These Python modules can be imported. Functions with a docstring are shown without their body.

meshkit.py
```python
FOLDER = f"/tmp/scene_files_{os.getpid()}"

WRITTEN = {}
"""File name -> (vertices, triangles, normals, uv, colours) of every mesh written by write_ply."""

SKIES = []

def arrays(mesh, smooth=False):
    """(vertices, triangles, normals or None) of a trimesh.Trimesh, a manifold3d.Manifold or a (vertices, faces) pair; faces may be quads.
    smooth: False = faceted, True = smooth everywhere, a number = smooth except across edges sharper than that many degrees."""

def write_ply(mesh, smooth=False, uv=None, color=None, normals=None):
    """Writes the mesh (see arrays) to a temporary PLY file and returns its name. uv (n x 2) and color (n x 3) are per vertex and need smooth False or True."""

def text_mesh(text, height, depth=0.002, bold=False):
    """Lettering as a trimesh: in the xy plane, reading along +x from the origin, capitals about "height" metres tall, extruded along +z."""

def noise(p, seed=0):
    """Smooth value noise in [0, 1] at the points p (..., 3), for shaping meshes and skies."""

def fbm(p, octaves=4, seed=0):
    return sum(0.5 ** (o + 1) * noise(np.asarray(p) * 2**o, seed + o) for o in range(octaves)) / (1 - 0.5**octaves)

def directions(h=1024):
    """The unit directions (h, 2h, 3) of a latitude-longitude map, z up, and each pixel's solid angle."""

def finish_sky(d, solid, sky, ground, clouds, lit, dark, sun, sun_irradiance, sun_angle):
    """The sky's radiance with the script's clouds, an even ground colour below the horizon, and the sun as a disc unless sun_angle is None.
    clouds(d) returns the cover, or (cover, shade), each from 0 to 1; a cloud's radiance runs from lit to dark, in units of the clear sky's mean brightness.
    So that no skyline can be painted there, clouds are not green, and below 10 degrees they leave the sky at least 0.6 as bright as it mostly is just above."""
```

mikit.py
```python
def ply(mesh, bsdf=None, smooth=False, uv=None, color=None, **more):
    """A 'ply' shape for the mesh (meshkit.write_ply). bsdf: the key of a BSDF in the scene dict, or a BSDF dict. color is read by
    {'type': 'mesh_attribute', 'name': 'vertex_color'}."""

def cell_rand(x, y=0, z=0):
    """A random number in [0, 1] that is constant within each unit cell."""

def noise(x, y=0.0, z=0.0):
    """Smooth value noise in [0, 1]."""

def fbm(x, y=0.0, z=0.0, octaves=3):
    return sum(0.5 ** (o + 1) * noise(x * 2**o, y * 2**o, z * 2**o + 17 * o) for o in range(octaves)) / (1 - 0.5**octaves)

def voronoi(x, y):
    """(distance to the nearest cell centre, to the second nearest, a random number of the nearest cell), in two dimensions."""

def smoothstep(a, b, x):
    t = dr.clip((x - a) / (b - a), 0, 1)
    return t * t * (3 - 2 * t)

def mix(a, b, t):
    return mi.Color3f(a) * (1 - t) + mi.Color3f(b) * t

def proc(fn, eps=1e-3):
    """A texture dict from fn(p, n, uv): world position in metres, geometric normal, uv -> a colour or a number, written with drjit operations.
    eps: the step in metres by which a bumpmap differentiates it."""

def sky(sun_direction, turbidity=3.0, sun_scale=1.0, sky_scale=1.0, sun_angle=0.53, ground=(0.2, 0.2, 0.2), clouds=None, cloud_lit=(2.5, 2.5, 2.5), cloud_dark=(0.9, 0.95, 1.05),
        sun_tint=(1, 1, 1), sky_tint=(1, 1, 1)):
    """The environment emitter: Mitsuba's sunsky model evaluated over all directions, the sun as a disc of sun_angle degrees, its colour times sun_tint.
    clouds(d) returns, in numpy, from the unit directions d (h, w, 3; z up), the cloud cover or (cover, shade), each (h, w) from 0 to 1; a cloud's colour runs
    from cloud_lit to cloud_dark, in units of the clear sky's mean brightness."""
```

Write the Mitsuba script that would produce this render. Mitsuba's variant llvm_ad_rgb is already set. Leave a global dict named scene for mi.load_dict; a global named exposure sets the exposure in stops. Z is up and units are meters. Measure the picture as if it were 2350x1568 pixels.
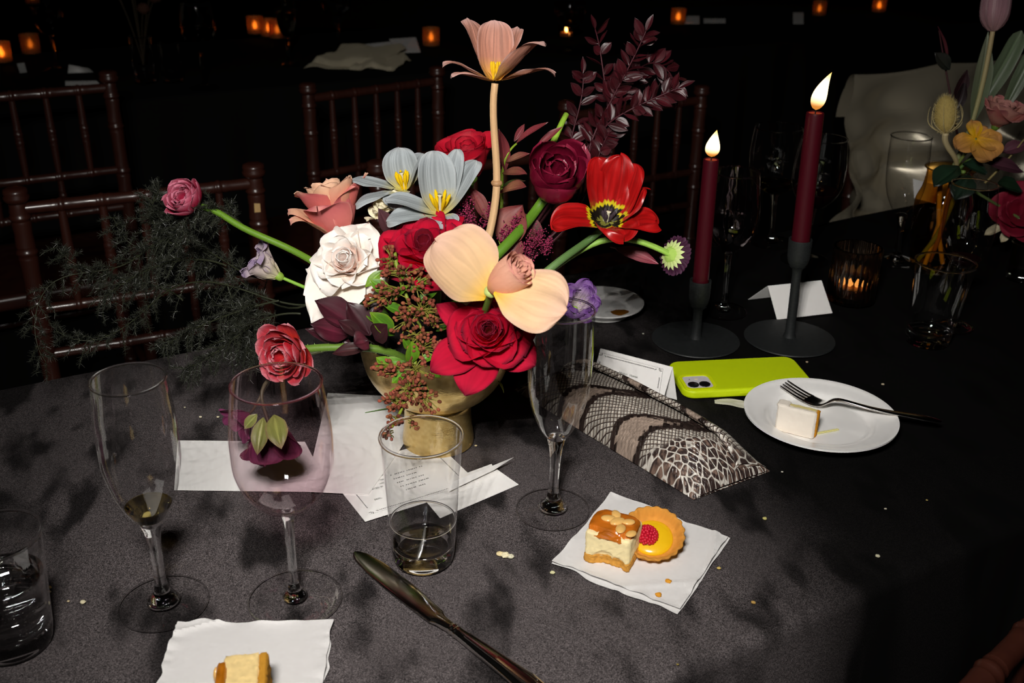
import math, random
import numpy as np, trimesh, manifold3d, mitsuba as mi, drjit as dr
import mikit, meshkit
from mikit import proc, fbm, noise, voronoi, smoothstep, mix, cell_rand
from scipy.interpolate import PchipInterpolator
random.seed(7)
RNG = np.random.default_rng(7)
scene, labels = {}, {}
T4 = mi.ScalarTransform4f
exposure = 0.0
# ---------------------------------------------------------------- camera
TZ = 0.75                                   # height of the table tops
CAM = np.array([0, 0, TZ + 0.535])
PITCH, ROLL, FPX = math.radians(25.0), math.radians(0.7), 2350.0
FWD = np.array([0, math.cos(PITCH), -math.sin(PITCH)])
_rt = np.array([1.0, 0, 0]); _up = np.cross(_rt, FWD)
RGT = math.cos(ROLL) * _rt + math.sin(ROLL) * _up
UPV = -math.sin(ROLL) * _rt + math.cos(ROLL) * _up
scene['camera'] = {'type': 'thinlens', 'fov': math.degrees(2 * math.atan(1175 / FPX)), 'fov_axis': 'x', 'near_clip': 0.02, 'far_clip': 60.0,
                   'aperture_radius': 0.0017, 'focus_distance': 0.98,
                   'to_world': T4().look_at(origin=CAM.tolist(), target=(CAM + FWD).tolist(), up=UPV.tolist())}
# ---------------------------------------------------------------- the photographer's flash, held a little above the lens
FLASH = CAM + np.array([-0.09, 0.0, 0.25])
FLASH_AIM = np.array([-0.02, 1.16, TZ])
FLASH_L = 50.0
SPOT_I = 3.8
scene['flash_lamp'] = {'type': 'rectangle', 'to_world': T4().look_at(origin=FLASH.tolist(), target=FLASH_AIM.tolist(), up=[0, 0, 1]) @ T4().scale([0.085, 0.060, 1]),
                       'bsdf': {'type': 'diffuse', 'reflectance': {'type': 'rgb', 'value': 0.05}},
                       'emitter': {'type': 'area', 'sampling_weight': 60.0, 'radiance': {'type': 'rgb', 'value': [FLASH_L, FLASH_L * 0.965, FLASH_L * 0.91]}}}
labels['flash_lamp'] = {'kind': 'structure'}
_fd = (FLASH_AIM - FLASH) / np.linalg.norm(FLASH_AIM - FLASH)
_fx = np.cross(_fd, [0, 0, 1.0]); _fx /= np.linalg.norm(_fx); _fu = np.cross(_fx, _fd)
for _k in range(12):                                                   # the beam of its wide reflector, spread over the flash's face
    _o = FLASH + 0.004 * _fd + _fx * (0.048 * (_k % 4 - 1.5) + 0.008 * (_k // 4 - 1)) + _fu * (0.042 * (_k // 4 - 1) + 0.006 * (_k % 4 - 1.5))
    scene[f'flash_beam_{_k:03d}'] = {'type': 'spot', 'sampling_weight': 7.0, 'cutoff_angle': 44.0, 'beam_width': 14.0, 'intensity': {'type': 'rgb', 'value': [SPOT_I / 12, SPOT_I / 12 * 0.965, SPOT_I / 12 * 0.91]},
                                     'to_world': T4().look_at(origin=_o.tolist(), target=(FLASH_AIM + (_o - FLASH) * 0.5).tolist(), up=[0, 0, 1])}
scene['ambient'] = {'type': 'constant', 'sampling_weight': 2.0, 'radiance': {'type': 'rgb', 'value': [0.0035, 0.0036, 0.0038]}}

# ---------------------------------------------------------------- helpers
def P(px, py, z=0.0):
    """the point at height z over the table top that lies on the ray of a pixel of the photograph"""
    d = (px - 1175) / FPX * RGT - (py - 784) / FPX * UPV + FWD
    return CAM + d * ((TZ + z - CAM[2]) / d[2])
YOFF = 0.0
def Q(px, py, Y):
    """the point at distance Y along the room"""
    Y = Y + YOFF
    d = (px - 1175) / FPX * RGT - (py - 784) / FPX * UPV + FWD
    return CAM + d * (Y / d[1])
def mpp(p):
    return float((np.asarray(p) - CAM) @ FWD) / FPX
def pix(p):
    v = np.asarray(p) - CAM
    return np.array([1175 + FPX * (v @ RGT) / (v @ FWD), 784 - FPX * (v @ UPV) / (v @ FWD)])
def A(r, u, t):
    """a direction from its parts to the right, up in the picture and towards the viewer"""
    v = r * RGT + u * UPV - t * FWD
    return v / np.linalg.norm(v)
def lin(c):
    """sRGB hex -> linear"""
    c = c.lstrip('#'); x = np.array([int(c[i:i + 2], 16) for i in (0, 2, 4)]) / 255.0
    return np.where(x < 0.04045, x / 12.92, ((x + 0.055) / 1.055) ** 2.4)
def unit(v):
    return np.asarray(v, float) / np.linalg.norm(v)
def numbered(name):
    if name not in scene and name not in labels: return name
    k = 1
    while f'{name}_{k:03d}' in scene or f'{name}_{k:03d}' in labels: k += 1
    return f'{name}_{k:03d}'
def thing(name, label, cat, group=None):
    key = numbered(name); labels[key] = {'label': label, 'category': cat}
    if group: labels[key]['group'] = group
    return key
# colours of petals, leaves and plain things: a palette that one material reads by uv (whole steps of uv.x pick the row, its fraction and uv.y the place on the petal)
PALETTE, PALETTE_ROW, PAL_BUF = [], {}, {}
def pal(base, mid=None, tip=None, edge=None, streak=0.0, e=0.35, pw=1.0, rib=0.0):
    cs = [lin(c) if isinstance(c, str) else np.asarray(c, float) for c in (base, base if mid is None else mid, base if tip is None else tip)]
    cs.append(lin(edge) if isinstance(edge, str) else cs[2] if edge is None else edge)
    row = tuple(round(float(x), 5) for x in np.concatenate([np.clip(c, 0, 1) for c in cs] + [[0.0 if edge is None else e, streak, pw, rib]]))
    if row not in PALETTE_ROW: PALETTE_ROW[row] = len(PALETTE); PALETTE.append(row)
    return PALETTE_ROW[row]
def paint(mat, color, uv, n):
    """(material, vertex colours, uv) for a mesh of n vertices"""
    if color is None: return mat, None, uv
    if isinstance(color, (int, np.integer)): return mat, None, np.stack([4.0 * color + 1 + uv[:, 0] * 0.98, uv[:, 1]], -1)
    color = np.asarray(color, float)
    if np.ptp(color, axis=0).max() < 1e-6:
        k = pal(color[0]); return mat, None, np.tile([4.0 * k + 1, 0.5], (n, 1))
    return mat + '_vc', color, uv
def vcount(mesh): return len(mesh[0]) if isinstance(mesh, (tuple, list)) else len(meshkit.arrays(mesh)[0])
def part(parent, name, mesh, mat, smooth=True, color=None, uv=None, label=None, kind=None, **more):
    key = numbered(f'{parent}__{name}')
    if isinstance(mat, str) and color is not None: mat, color, uv = paint(mat, color, uv, vcount(mesh))
    scene[key] = mikit.ply(mesh, mat, smooth=smooth, color=color, uv=uv, **more)
    d = {}
    if label: d['label'] = label
    if kind: d['kind'] = kind
    if d: labels[key] = d
    return key
def solo(name, label, cat, mesh, mat, smooth=True, color=None, uv=None, group=None, kind=None):
    key = numbered(name)
    if color is not None: mat, color, uv = paint(mat, color, uv, vcount(mesh))
    scene[key] = mikit.ply(mesh, mat, smooth=smooth, color=color, uv=uv)
    labels[key] = {'label': label, 'category': cat}
    if group: labels[key]['group'] = group
    if kind: labels[key]['kind'] = kind
    return key
def struct(name, mesh, mat, smooth=False):
    scene[name] = mikit.ply(mesh, mat, smooth=smooth); labels[name] = {'kind': 'structure', 'label': name.replace('_', ' ') + ' of the dark banquet room'}
    return name

def grid_faces(m, n, wrap=False):
    """faces of a grid of m rows of n points; wrap joins the row's ends"""
    i, j = np.meshgrid(np.arange(m - 1), np.arange(n if wrap else n - 1), indexing='ij')
    a, b, c, d = i * n + j, i * n + (j + 1) % n, (i + 1) * n + (j + 1) % n, (i + 1) * n + j
    return np.vstack([np.stack([a, b, c], -1).reshape(-1, 3), np.stack([a, c, d], -1).reshape(-1, 3)])
def outward(V, F):
    """turns a closed mesh's faces so that they look out"""
    V, F = np.asarray(V, float), np.asarray(F); a, b, c = (V[F[:, k]] - V.mean(0) for k in range(3))
    return (V, F) if (a * np.cross(b, c)).sum() >= 0 else (V, F[:, ::-1])
def lathe(prof, n=48, origin=(0, 0, 0)):
    """solid or sheet of revolution about z through origin; profile of (radius, height)"""
    V, rows = [], []
    for r, z in prof:
        if r < 1e-6: rows.append([len(V)] * n); V.append([0, 0, z])
        else:
            rows.append(list(range(len(V), len(V) + n)))
            V += [[r * math.cos(2 * math.pi * k / n), r * math.sin(2 * math.pi * k / n), z] for k in range(n)]
    F = []
    for a, b in zip(rows[:-1], rows[1:]):
        for k in range(n):
            k2 = (k + 1) % n
            q = [a[k], a[k2], b[k2], b[k]]
            if q[0] != q[1]: F.append([q[0], q[1], q[2]])
            if q[2] != q[3]: F.append([q[0], q[2], q[3]])
    V, F = np.array(V) + np.asarray(origin), np.array(F)
    return outward(V, F) if prof[0][0] < 1e-6 and prof[-1][0] < 1e-6 else (V, F)
def tube(path, radii, sides=8, caps=True, flat=1.0, ref=None):
    """a tapering tube along a path; flat squashes it along ref"""
    p = np.asarray(path, float); m = len(p); r = np.broadcast_to(radii, (m,))
    t = np.gradient(p, axis=0); t /= np.linalg.norm(t, axis=1, keepdims=True) + 1e-12
    a = np.asarray(ref, float) if ref is not None else (np.array([0, 0, 1.0]) if abs(t[0, 2]) < 0.9 else np.array([1.0, 0, 0]))
    V = []
    for k in range(m):
        a = a - (a @ t[k]) * t[k]; a /= np.linalg.norm(a) + 1e-12
        b = np.cross(t[k], a); ang = np.arange(sides) * 2 * np.pi / sides
        V.append(p[k] + r[k] * (flat * np.cos(ang)[:, None] * a + np.sin(ang)[:, None] * b))
    V = np.vstack(V); F = grid_faces(m, sides, True)
    if caps:
        n0 = len(V); V = np.vstack([V, p[:1], p[-1:]]); k = np.arange(sides); k2 = (k + 1) % sides
        F = np.vstack([F, np.stack([k2, k, k * 0 + n0], -1), np.stack([(m - 1) * sides + k, (m - 1) * sides + k2, k * 0 + n0 + 1], -1)])
        return outward(V, F)
    return V, F
def spline(pts, n=24):
    p = np.asarray(pts, float)
    if len(p) == 2: return p[0] + (p[1] - p[0]) * np.linspace(0, 1, n)[:, None]
    d = np.r_[0, np.cumsum(np.linalg.norm(np.diff(p, axis=0), axis=1))]
    if len(p) >= 4:
        from scipy.interpolate import CubicSpline
        return CubicSpline(d, p)(np.linspace(0, d[-1], n))
    return PchipInterpolator(d, p)(np.linspace(0, d[-1], n))
def joined(meshes):
    V, F, at = [], [], 0
    for v, f in meshes:
        V.append(v); F.append(np.asarray(f) + at); at += len(v)
    return np.vstack(V), np.vstack(F)
def asvf(m):
    if hasattr(m, 'to_mesh'):
        q = m.to_mesh(); return np.array(q.vert_properties[:, :3], float), np.array(q.tri_verts)
    return np.array(m.vertices), np.array(m.faces)
def blob(c, s, amp=0.12, freq=3.0, sub=2, seed=0):
    m = trimesh.creation.icosphere(subdivisions=sub); v = np.array(m.vertices)
    v = v * (1 + amp * 2 * (meshkit.fbm(v * freq + seed * 7.3, 3, seed) - 0.5))[:, None]
    return v * np.asarray(s) + np.asarray(c), np.array(m.faces)
def frame(axis, ref=None):
    z = unit(axis); x = np.asarray(RGT if ref is None else ref, float); x = x - (x @ z) * z
    if np.linalg.norm(x) < 1e-3: x = UPV - (UPV @ z) * z
    x = unit(x); return np.stack([x, np.cross(z, x), z], 1)
def rot_z(a):
    c, s = math.cos(a), math.sin(a); return np.array([[c, -s, 0], [s, c, 0], [0, 0, 1.0]])
def rounded_plate(w, l, t, r, bevel, segs=8):
    """a flat box with rounded corners and soft edges, centred, from z = 0 to t"""
    def ring(ins):
        pts = []
        for cx, cy, a0 in ((w / 2 - r, l / 2 - r, 0), (-w / 2 + r, l / 2 - r, 90), (-w / 2 + r, -l / 2 + r, 180), (w / 2 - r, -l / 2 + r, 270)):
            for k in range(segs + 1):
                a = math.radians(a0 + 90 * k / segs); pts.append([cx + (r - ins) * math.cos(a), cy + (r - ins) * math.sin(a)])
        return np.array(pts)
    lv = [(bevel * (1 - math.sin(a)), bevel * (1 - math.cos(a))) for a in np.linspace(0, math.pi / 2, 5)]
    rows = [np.c_[ring(i), np.full(4 * (segs + 1), z)] for i, z in lv] + [np.c_[ring(i), np.full(4 * (segs + 1), t - z)] for i, z in lv[::-1]]
    n = 4 * (segs + 1); V = np.vstack(rows); F = grid_faces(len(rows), n, True)
    c0, c1 = len(V), len(V) + 1; V = np.vstack([V, [[0, 0, 0], [0, 0, t]]]); k = np.arange(n); k2 = (k + 1) % n; last = (len(rows) - 1) * n
    return V, np.vstack([F, np.stack([k2, k, k * 0 + c0], -1), np.stack([last + k, last + k2, k * 0 + c1], -1)])

# ---------------------------------------------------------------- materials
def rgb(v): return {'type': 'rgb', 'value': [float(x) for x in np.broadcast_to(v, 3)]}
VC = {'type': 'mesh_attribute', 'name': 'vertex_color'}
def palette_color(p, n, uv):
    N = PAL_BUF['n']; k = dr.clip(dr.floor(uv.x * 0.25), 0, N - 1); i = mi.UInt32(k); u = uv.x - 4 * k - 1; v0 = dr.clip(uv.y, 0, 1)
    g = lambda j: dr.gather(mi.Float, PAL_BUF['a'][j], i)
    c3 = lambda j: mi.Color3f(g(j), g(j + 1), g(j + 2))
    e, streak, pw, rib = g(12), g(13), g(14), g(15)
    v = dr.power(dr.maximum(v0, 1e-4), pw); a = dr.clip(v / 0.4, 0, 1); b = dr.clip((v - 0.4) / 0.6, 0, 1)
    c = c3(0) * (1 - a) + c3(3) * a; c = c * (1 - b) + c3(6) * b
    q = dr.clip((dr.maximum(dr.abs(u), v0) - (1 - e)) / dr.maximum(e, 1e-3), 0, 1); q = dr.select(e > 0, q * q * dr.clip(v0 * 2.5, 0, 1), 0)
    c = c + (c3(9) - c) * q
    s = noise(u * 16 + 2 * noise(u * 3, v0 * 3, k), v0 * 1.6, k) - 0.5
    return c * dr.maximum(0, 1 + 2 * streak * s) * (1 + rib * dr.exp(-dr.square(u / 0.10)))
PC_TEX = proc(palette_color)
def prin(key, col, rough=0.5, two=False, bump=None, bscale=1.0, **k):
    b = {'type': 'principled', 'base_color': col if isinstance(col, dict) else rgb(col), 'roughness': rough, **k}
    if bump is not None: b = {'type': 'bumpmap', 'tex': bump, 'scale': bscale, 'bsdf': b}
    scene[key] = {'type': 'twosided', 'bsdf': b} if two else b
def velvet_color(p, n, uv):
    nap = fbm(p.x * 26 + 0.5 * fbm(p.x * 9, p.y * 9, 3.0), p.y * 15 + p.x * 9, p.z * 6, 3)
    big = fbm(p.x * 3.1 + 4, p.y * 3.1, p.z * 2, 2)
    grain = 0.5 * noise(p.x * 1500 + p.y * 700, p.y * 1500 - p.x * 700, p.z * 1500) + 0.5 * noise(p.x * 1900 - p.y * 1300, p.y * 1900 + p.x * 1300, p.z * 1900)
    right_dim = smoothstep(0.30, 0.11, p.x + 0.10 * (p.y - 0.8) + 0.14 * (big - 0.5))          # painted dimming on the right, for pile lying away from the flash
    v = (0.22 + 0.92 * smoothstep(0.30, 0.52, nap)) * (0.7 + 0.6 * big) * (0.05 + 3.3 * grain * grain) * (0.04 + 0.96 * right_dim) * (0.5 + 0.5 * smoothstep(-0.46, -0.16, p.x + 0.3 * (p.y - 0.7) + 0.2 * (big - 0.5))) * (0.46 + 0.54 * smoothstep(1.12, 0.78, p.y + 0.5 * p.x + 0.2 * (big - 0.5)))  # left and back factors paint further dimming, the back as flash falloff
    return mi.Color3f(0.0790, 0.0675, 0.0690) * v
def velvet_height(p, n, uv):
    return 0.0020 * noise(p.x * 22, p.y * 17 + p.x * 6)
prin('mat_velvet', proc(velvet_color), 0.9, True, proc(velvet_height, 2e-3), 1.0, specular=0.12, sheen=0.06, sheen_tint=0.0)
prin('mat_cloth_far', rgb(0.006), 0.95, True, specular=0.1)
prin('mat_paper', rgb([0.87, 0.855, 0.835]), 0.8, True, specular=0.15)
prin('mat_tissue', rgb([0.66, 0.645, 0.635]), 0.95, True, proc(lambda p, n, uv: 0.00016 * noise(p.x * 420, p.y * 420) + 0.00010 * noise(p.x * 1300, p.y * 1300), 4e-4), 1.0, specular=0.1)
prin('mat_china', rgb([0.86, 0.85, 0.835]), 0.16, False, specular=0.5, clearcoat=0.6, clearcoat_gloss=0.95)
prin('mat_steel', rgb([0.74, 0.72, 0.68]), 0.15, False, metallic=1.0)
prin('mat_gold', proc(lambda p, n, uv: mix([0.66, 0.45, 0.15], [0.80, 0.60, 0.25], noise(p.x * 300, p.y * 300, p.z * 300))), 0.24, True,
     proc(lambda p, n, uv: 0.00022 * fbm(p.x * 50, p.y * 50, p.z * 30, 2) + 0.00008 * noise(p.x * 900, p.y * 900, p.z * 900), 4e-4), 1.0, metallic=0.85, specular=0.6)
scene['mat_glass'] = {'type': 'dielectric', 'int_ior': 1.5, 'ext_ior': 1.0}
scene['mat_water'] = {'type': 'dielectric', 'int_ior': 1.33, 'ext_ior': 1.0}
scene['mat_pane'] = {'type': 'thindielectric', 'int_ior': 1.5, 'ext_ior': 1.0}
scene['mat_pane_pink'] = {'type': 'thindielectric', 'int_ior': 1.5, 'ext_ior': 1.0, 'specular_transmittance': rgb([0.955, 0.875, 0.905]), 'specular_reflectance': rgb([1.0, 0.86, 0.9])}
scene['mat_glass_pink'] = {'type': 'dielectric', 'int_ior': 1.5, 'ext_ior': 1.0, 'specular_transmittance': rgb([0.93, 0.76, 0.82])}
scene['mat_pane_amber'] = {'type': 'thindielectric', 'int_ior': 1.5, 'ext_ior': 1.0, 'specular_transmittance': rgb([0.85, 0.52, 0.14])}
scene['mat_pane_smoke'] = {'type': 'thindielectric', 'int_ior': 1.5, 'ext_ior': 1.0, 'specular_transmittance': rgb([0.80, 0.62, 0.52])}
scene['mat_pane_ember'] = {'type': 'principledthin', 'base_color': rgb([0.95, 0.36, 0.08]), 'roughness': 0.5, 'diff_trans': 0.5, 'spec_trans': 0.72, 'eta': 1.3}
scene['mat_wine_white'] = {'type': 'dielectric', 'int_ior': 1.33, 'ext_ior': 1.0, 'specular_transmittance': rgb([0.8, 0.72, 0.4])}
prin('mat_wine_red', rgb([0.012, 0.002, 0.003]), 0.05, False, specular=0.5)
prin('mat_iron', proc(lambda p, n, uv: mi.Color3f(0.013, 0.0145, 0.015) * (0.8 + 0.5 * noise(p.x * 500, p.y * 500, p.z * 500))), 0.55, False, specular=0.35)
prin('mat_wax', rgb([0.052, 0.0022, 0.0065]), 0.38, False, specular=0.35, sheen=0.1)
prin('mat_wax_pale', rgb([0.75, 0.66, 0.5]), 0.5, False)
prin('mat_wood', proc(lambda p, n, uv: mix([0.028, 0.0065, 0.004], [0.052, 0.0135, 0.0075], fbm(p.x * 60, p.y * 60, p.z * 9, 2))), 0.3, False, clearcoat=1.0, clearcoat_gloss=0.92, specular=0.4)
prin('mat_lime', rgb([0.56, 0.71, 0.004]), 0.5, False, specular=0.3)
prin('mat_lime_trim', rgb([0.66, 0.78, 0.005]), 0.45, False, specular=0.3)
prin('mat_lilac', rgb([0.62, 0.58, 0.62]), 0.3, False)
prin('mat_black_gloss', rgb([0.006, 0.006, 0.007]), 0.08, False, specular=0.6)
prin('mat_petal', PC_TEX, 0.62, True, proc(lambda p, n, uv: 0.00017 * noise(uv.x * 30, uv.y * 4.0), 4e-4), 1.0, specular=0.2, sheen=0.2)
prin('mat_petal_velvet', PC_TEX, 0.8, True, specular=0.12, sheen=1.2, sheen_tint=0.8)
prin('mat_petal_gloss', PC_TEX, 0.34, True, proc(lambda p, n, uv: 0.00022 * noise(p.x * 900, p.y * 900, p.z * 160), 4e-4), 1.0, specular=0.45)
prin('mat_leaf', PC_TEX, 0.42, True, specular=0.4)
prin('mat_leaf_vc', VC, 0.42, True, specular=0.4)
prin('mat_stem', PC_TEX, 0.5, False, specular=0.3)
prin('mat_matt', PC_TEX, 0.85, False, specular=0.15)
prin('mat_matt_vc', VC, 0.85, False, specular=0.15)
prin('mat_glaze', PC_TEX, 0.14, False, specular=0.5, clearcoat=0.8, clearcoat_gloss=0.95)
prin('mat_glaze_vc', VC, 0.14, False, specular=0.5, clearcoat=0.8, clearcoat_gloss=0.95)
prin('mat_linen', rgb([0.60, 0.53, 0.38]), 0.9, True, specular=0.1)
prin('mat_satin', rgb([0.44, 0.39, 0.29]), 0.30, True, specular=0.8, metallic=0.4)
prin('mat_ink', rgb([0.03, 0.03, 0.03]), 0.8, True)
prin('mat_dark', rgb([0.012, 0.011, 0.011]), 0.9, True, specular=0.1)
prin('mat_label_gold', rgb([0.62, 0.40, 0.16]), 0.5, False)
# ---------------------------------------------------------------- the room, in darkness
def box(x0, x1, y0, y1, z0, z1):
    m = trimesh.creation.box((x1 - x0, y1 - y0, z1 - z0)); m.apply_translation(((x0 + x1) / 2, (y0 + y1) / 2, (z0 + z1) / 2)); return m
struct('floor', box(-6, 8, -3, 9, -0.1, 0), 'mat_dark')
struct('ceiling', box(-6, 8, -3, 9, 3.4, 3.5), 'mat_dark')
struct('wall_back', box(-6, 8, 9, 9.1, 0, 3.4), 'mat_dark')
struct('wall_left', box(-6.1, -6, -3, 9, 0, 3.4), 'mat_dark')
struct('wall_right', box(8, 8.1, -3, 9, 0, 3.4), 'mat_dark')
struct('wall_front', box(-6, 8, -3.1, -3, 0, 3.4), 'mat_dark')

# ---------------------------------------------------------------- the two long tables, turned 30 degrees
TD, TN = np.array([math.cos(math.radians(30)), math.sin(math.radians(30)), 0]), np.array([-0.5, math.cos(math.radians(30)), 0])
def table_pt(s, t, z): return s * TD + t * TN + np.array([0, 0, z])
def draped(t0, t1, s0, s1, ns, nt_top, seed, fold=0.012, drop=0.70):
    """a cloth over a table: a flat top between t0 and t1 with soft edges and pleated sides"""
    sec = [(t0 - 0.02, -drop), (t0 - 0.016, -drop * 0.6), (t0 - 0.010, -drop * 0.25), (t0 - 0.004, -0.07)]
    for a in np.linspace(0, 90, 6): sec.append((t0 + 0.012 - 0.012 * math.cos(math.radians(a)), -0.012 + 0.012 * math.sin(math.radians(a))))
    for x in np.linspace(t0 + 0.02, t1 - 0.02, nt_top): sec.append((x, 0.0))
    for a in np.linspace(90, 0, 6): sec.append((t1 - 0.012 - 0.012 * math.cos(math.radians(a + 0)) * -1, -0.012 + 0.012 * math.sin(math.radians(a))))
    sec += [(t1 + 0.004, -0.07), (t1 + 0.010, -drop * 0.25), (t1 + 0.016, -drop * 0.6), (t1 + 0.02, -drop)]
    sec = np.array(sec); S = np.linspace(s0, s1, ns)
    s, k = np.meshgrid(S, np.arange(len(sec)), indexing='ij'); t, z = sec[k, 0], sec[k, 1].copy()
    hang = np.clip(-z - 0.012, 0, 0.7) / 0.7
    ph = 2 * np.pi * s / 0.17 + 5 * meshkit.noise(np.stack([s * 1.7, s * 0, s * 0], -1), seed)
    t = t + np.where(t < (t0 + t1) / 2, -1, 1) * (hang ** 0.7) * (0.022 * np.sin(ph) + 0.012)
    flat = hang <= 0
    q = np.stack([s * 9, t * 9, s * 0], -1)
    z = z + np.where(flat, -0.0012 * meshkit.fbm(q, 3, seed), 0)
    V = s[..., None] * TD + t[..., None] * TN + np.array([0, 0, TZ]) + z[..., None] * np.array([0, 0, 1.0])
    return V.reshape(-1, 3), grid_faces(ns, len(sec))
def table_body(key, t0, t1, s0, s1):
    def slab(sa, sb, ta, tb, za, zb):
        c = [table_pt(s, t, z) for z in (za, zb) for s, t in ((sa, ta), (sb, ta), (sb, tb), (sa, tb))]
        return manifold3d.Manifold.hull_points(np.array(c))
    part(key, 'tabletop', slab(s0, s1, t0 + 0.012, t1 - 0.012, TZ - 0.035, TZ - 0.006), 'mat_wood', False)
    for sa in (s0 + 0.1, s1 - 0.15):
        for ta in (t0 + 0.08, t1 - 0.12): part(key, 'leg', slab(sa, sa + 0.04, ta, ta + 0.04, 0.0, TZ - 0.035), 'mat_wood', False)
k = thing('dining_table', 'long table in the foreground under the black velvet cloth', 'table'); table_body(k, 0.436, 1.162, -0.75, 2.2)
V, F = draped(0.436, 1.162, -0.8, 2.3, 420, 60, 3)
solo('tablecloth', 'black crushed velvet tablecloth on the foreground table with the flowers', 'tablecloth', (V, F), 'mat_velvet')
k = thing('dining_table', 'second long table across the aisle under a black cloth', 'table'); table_body(k, 2.66, 3.50, -0.9, 4.0)
V, F = draped(2.66, 3.50, -1.1, 4.2, 300, 12, 9)
solo('tablecloth', 'black cloth on the second table across the aisle', 'tablecloth', (V, F), 'mat_cloth_far')

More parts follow.
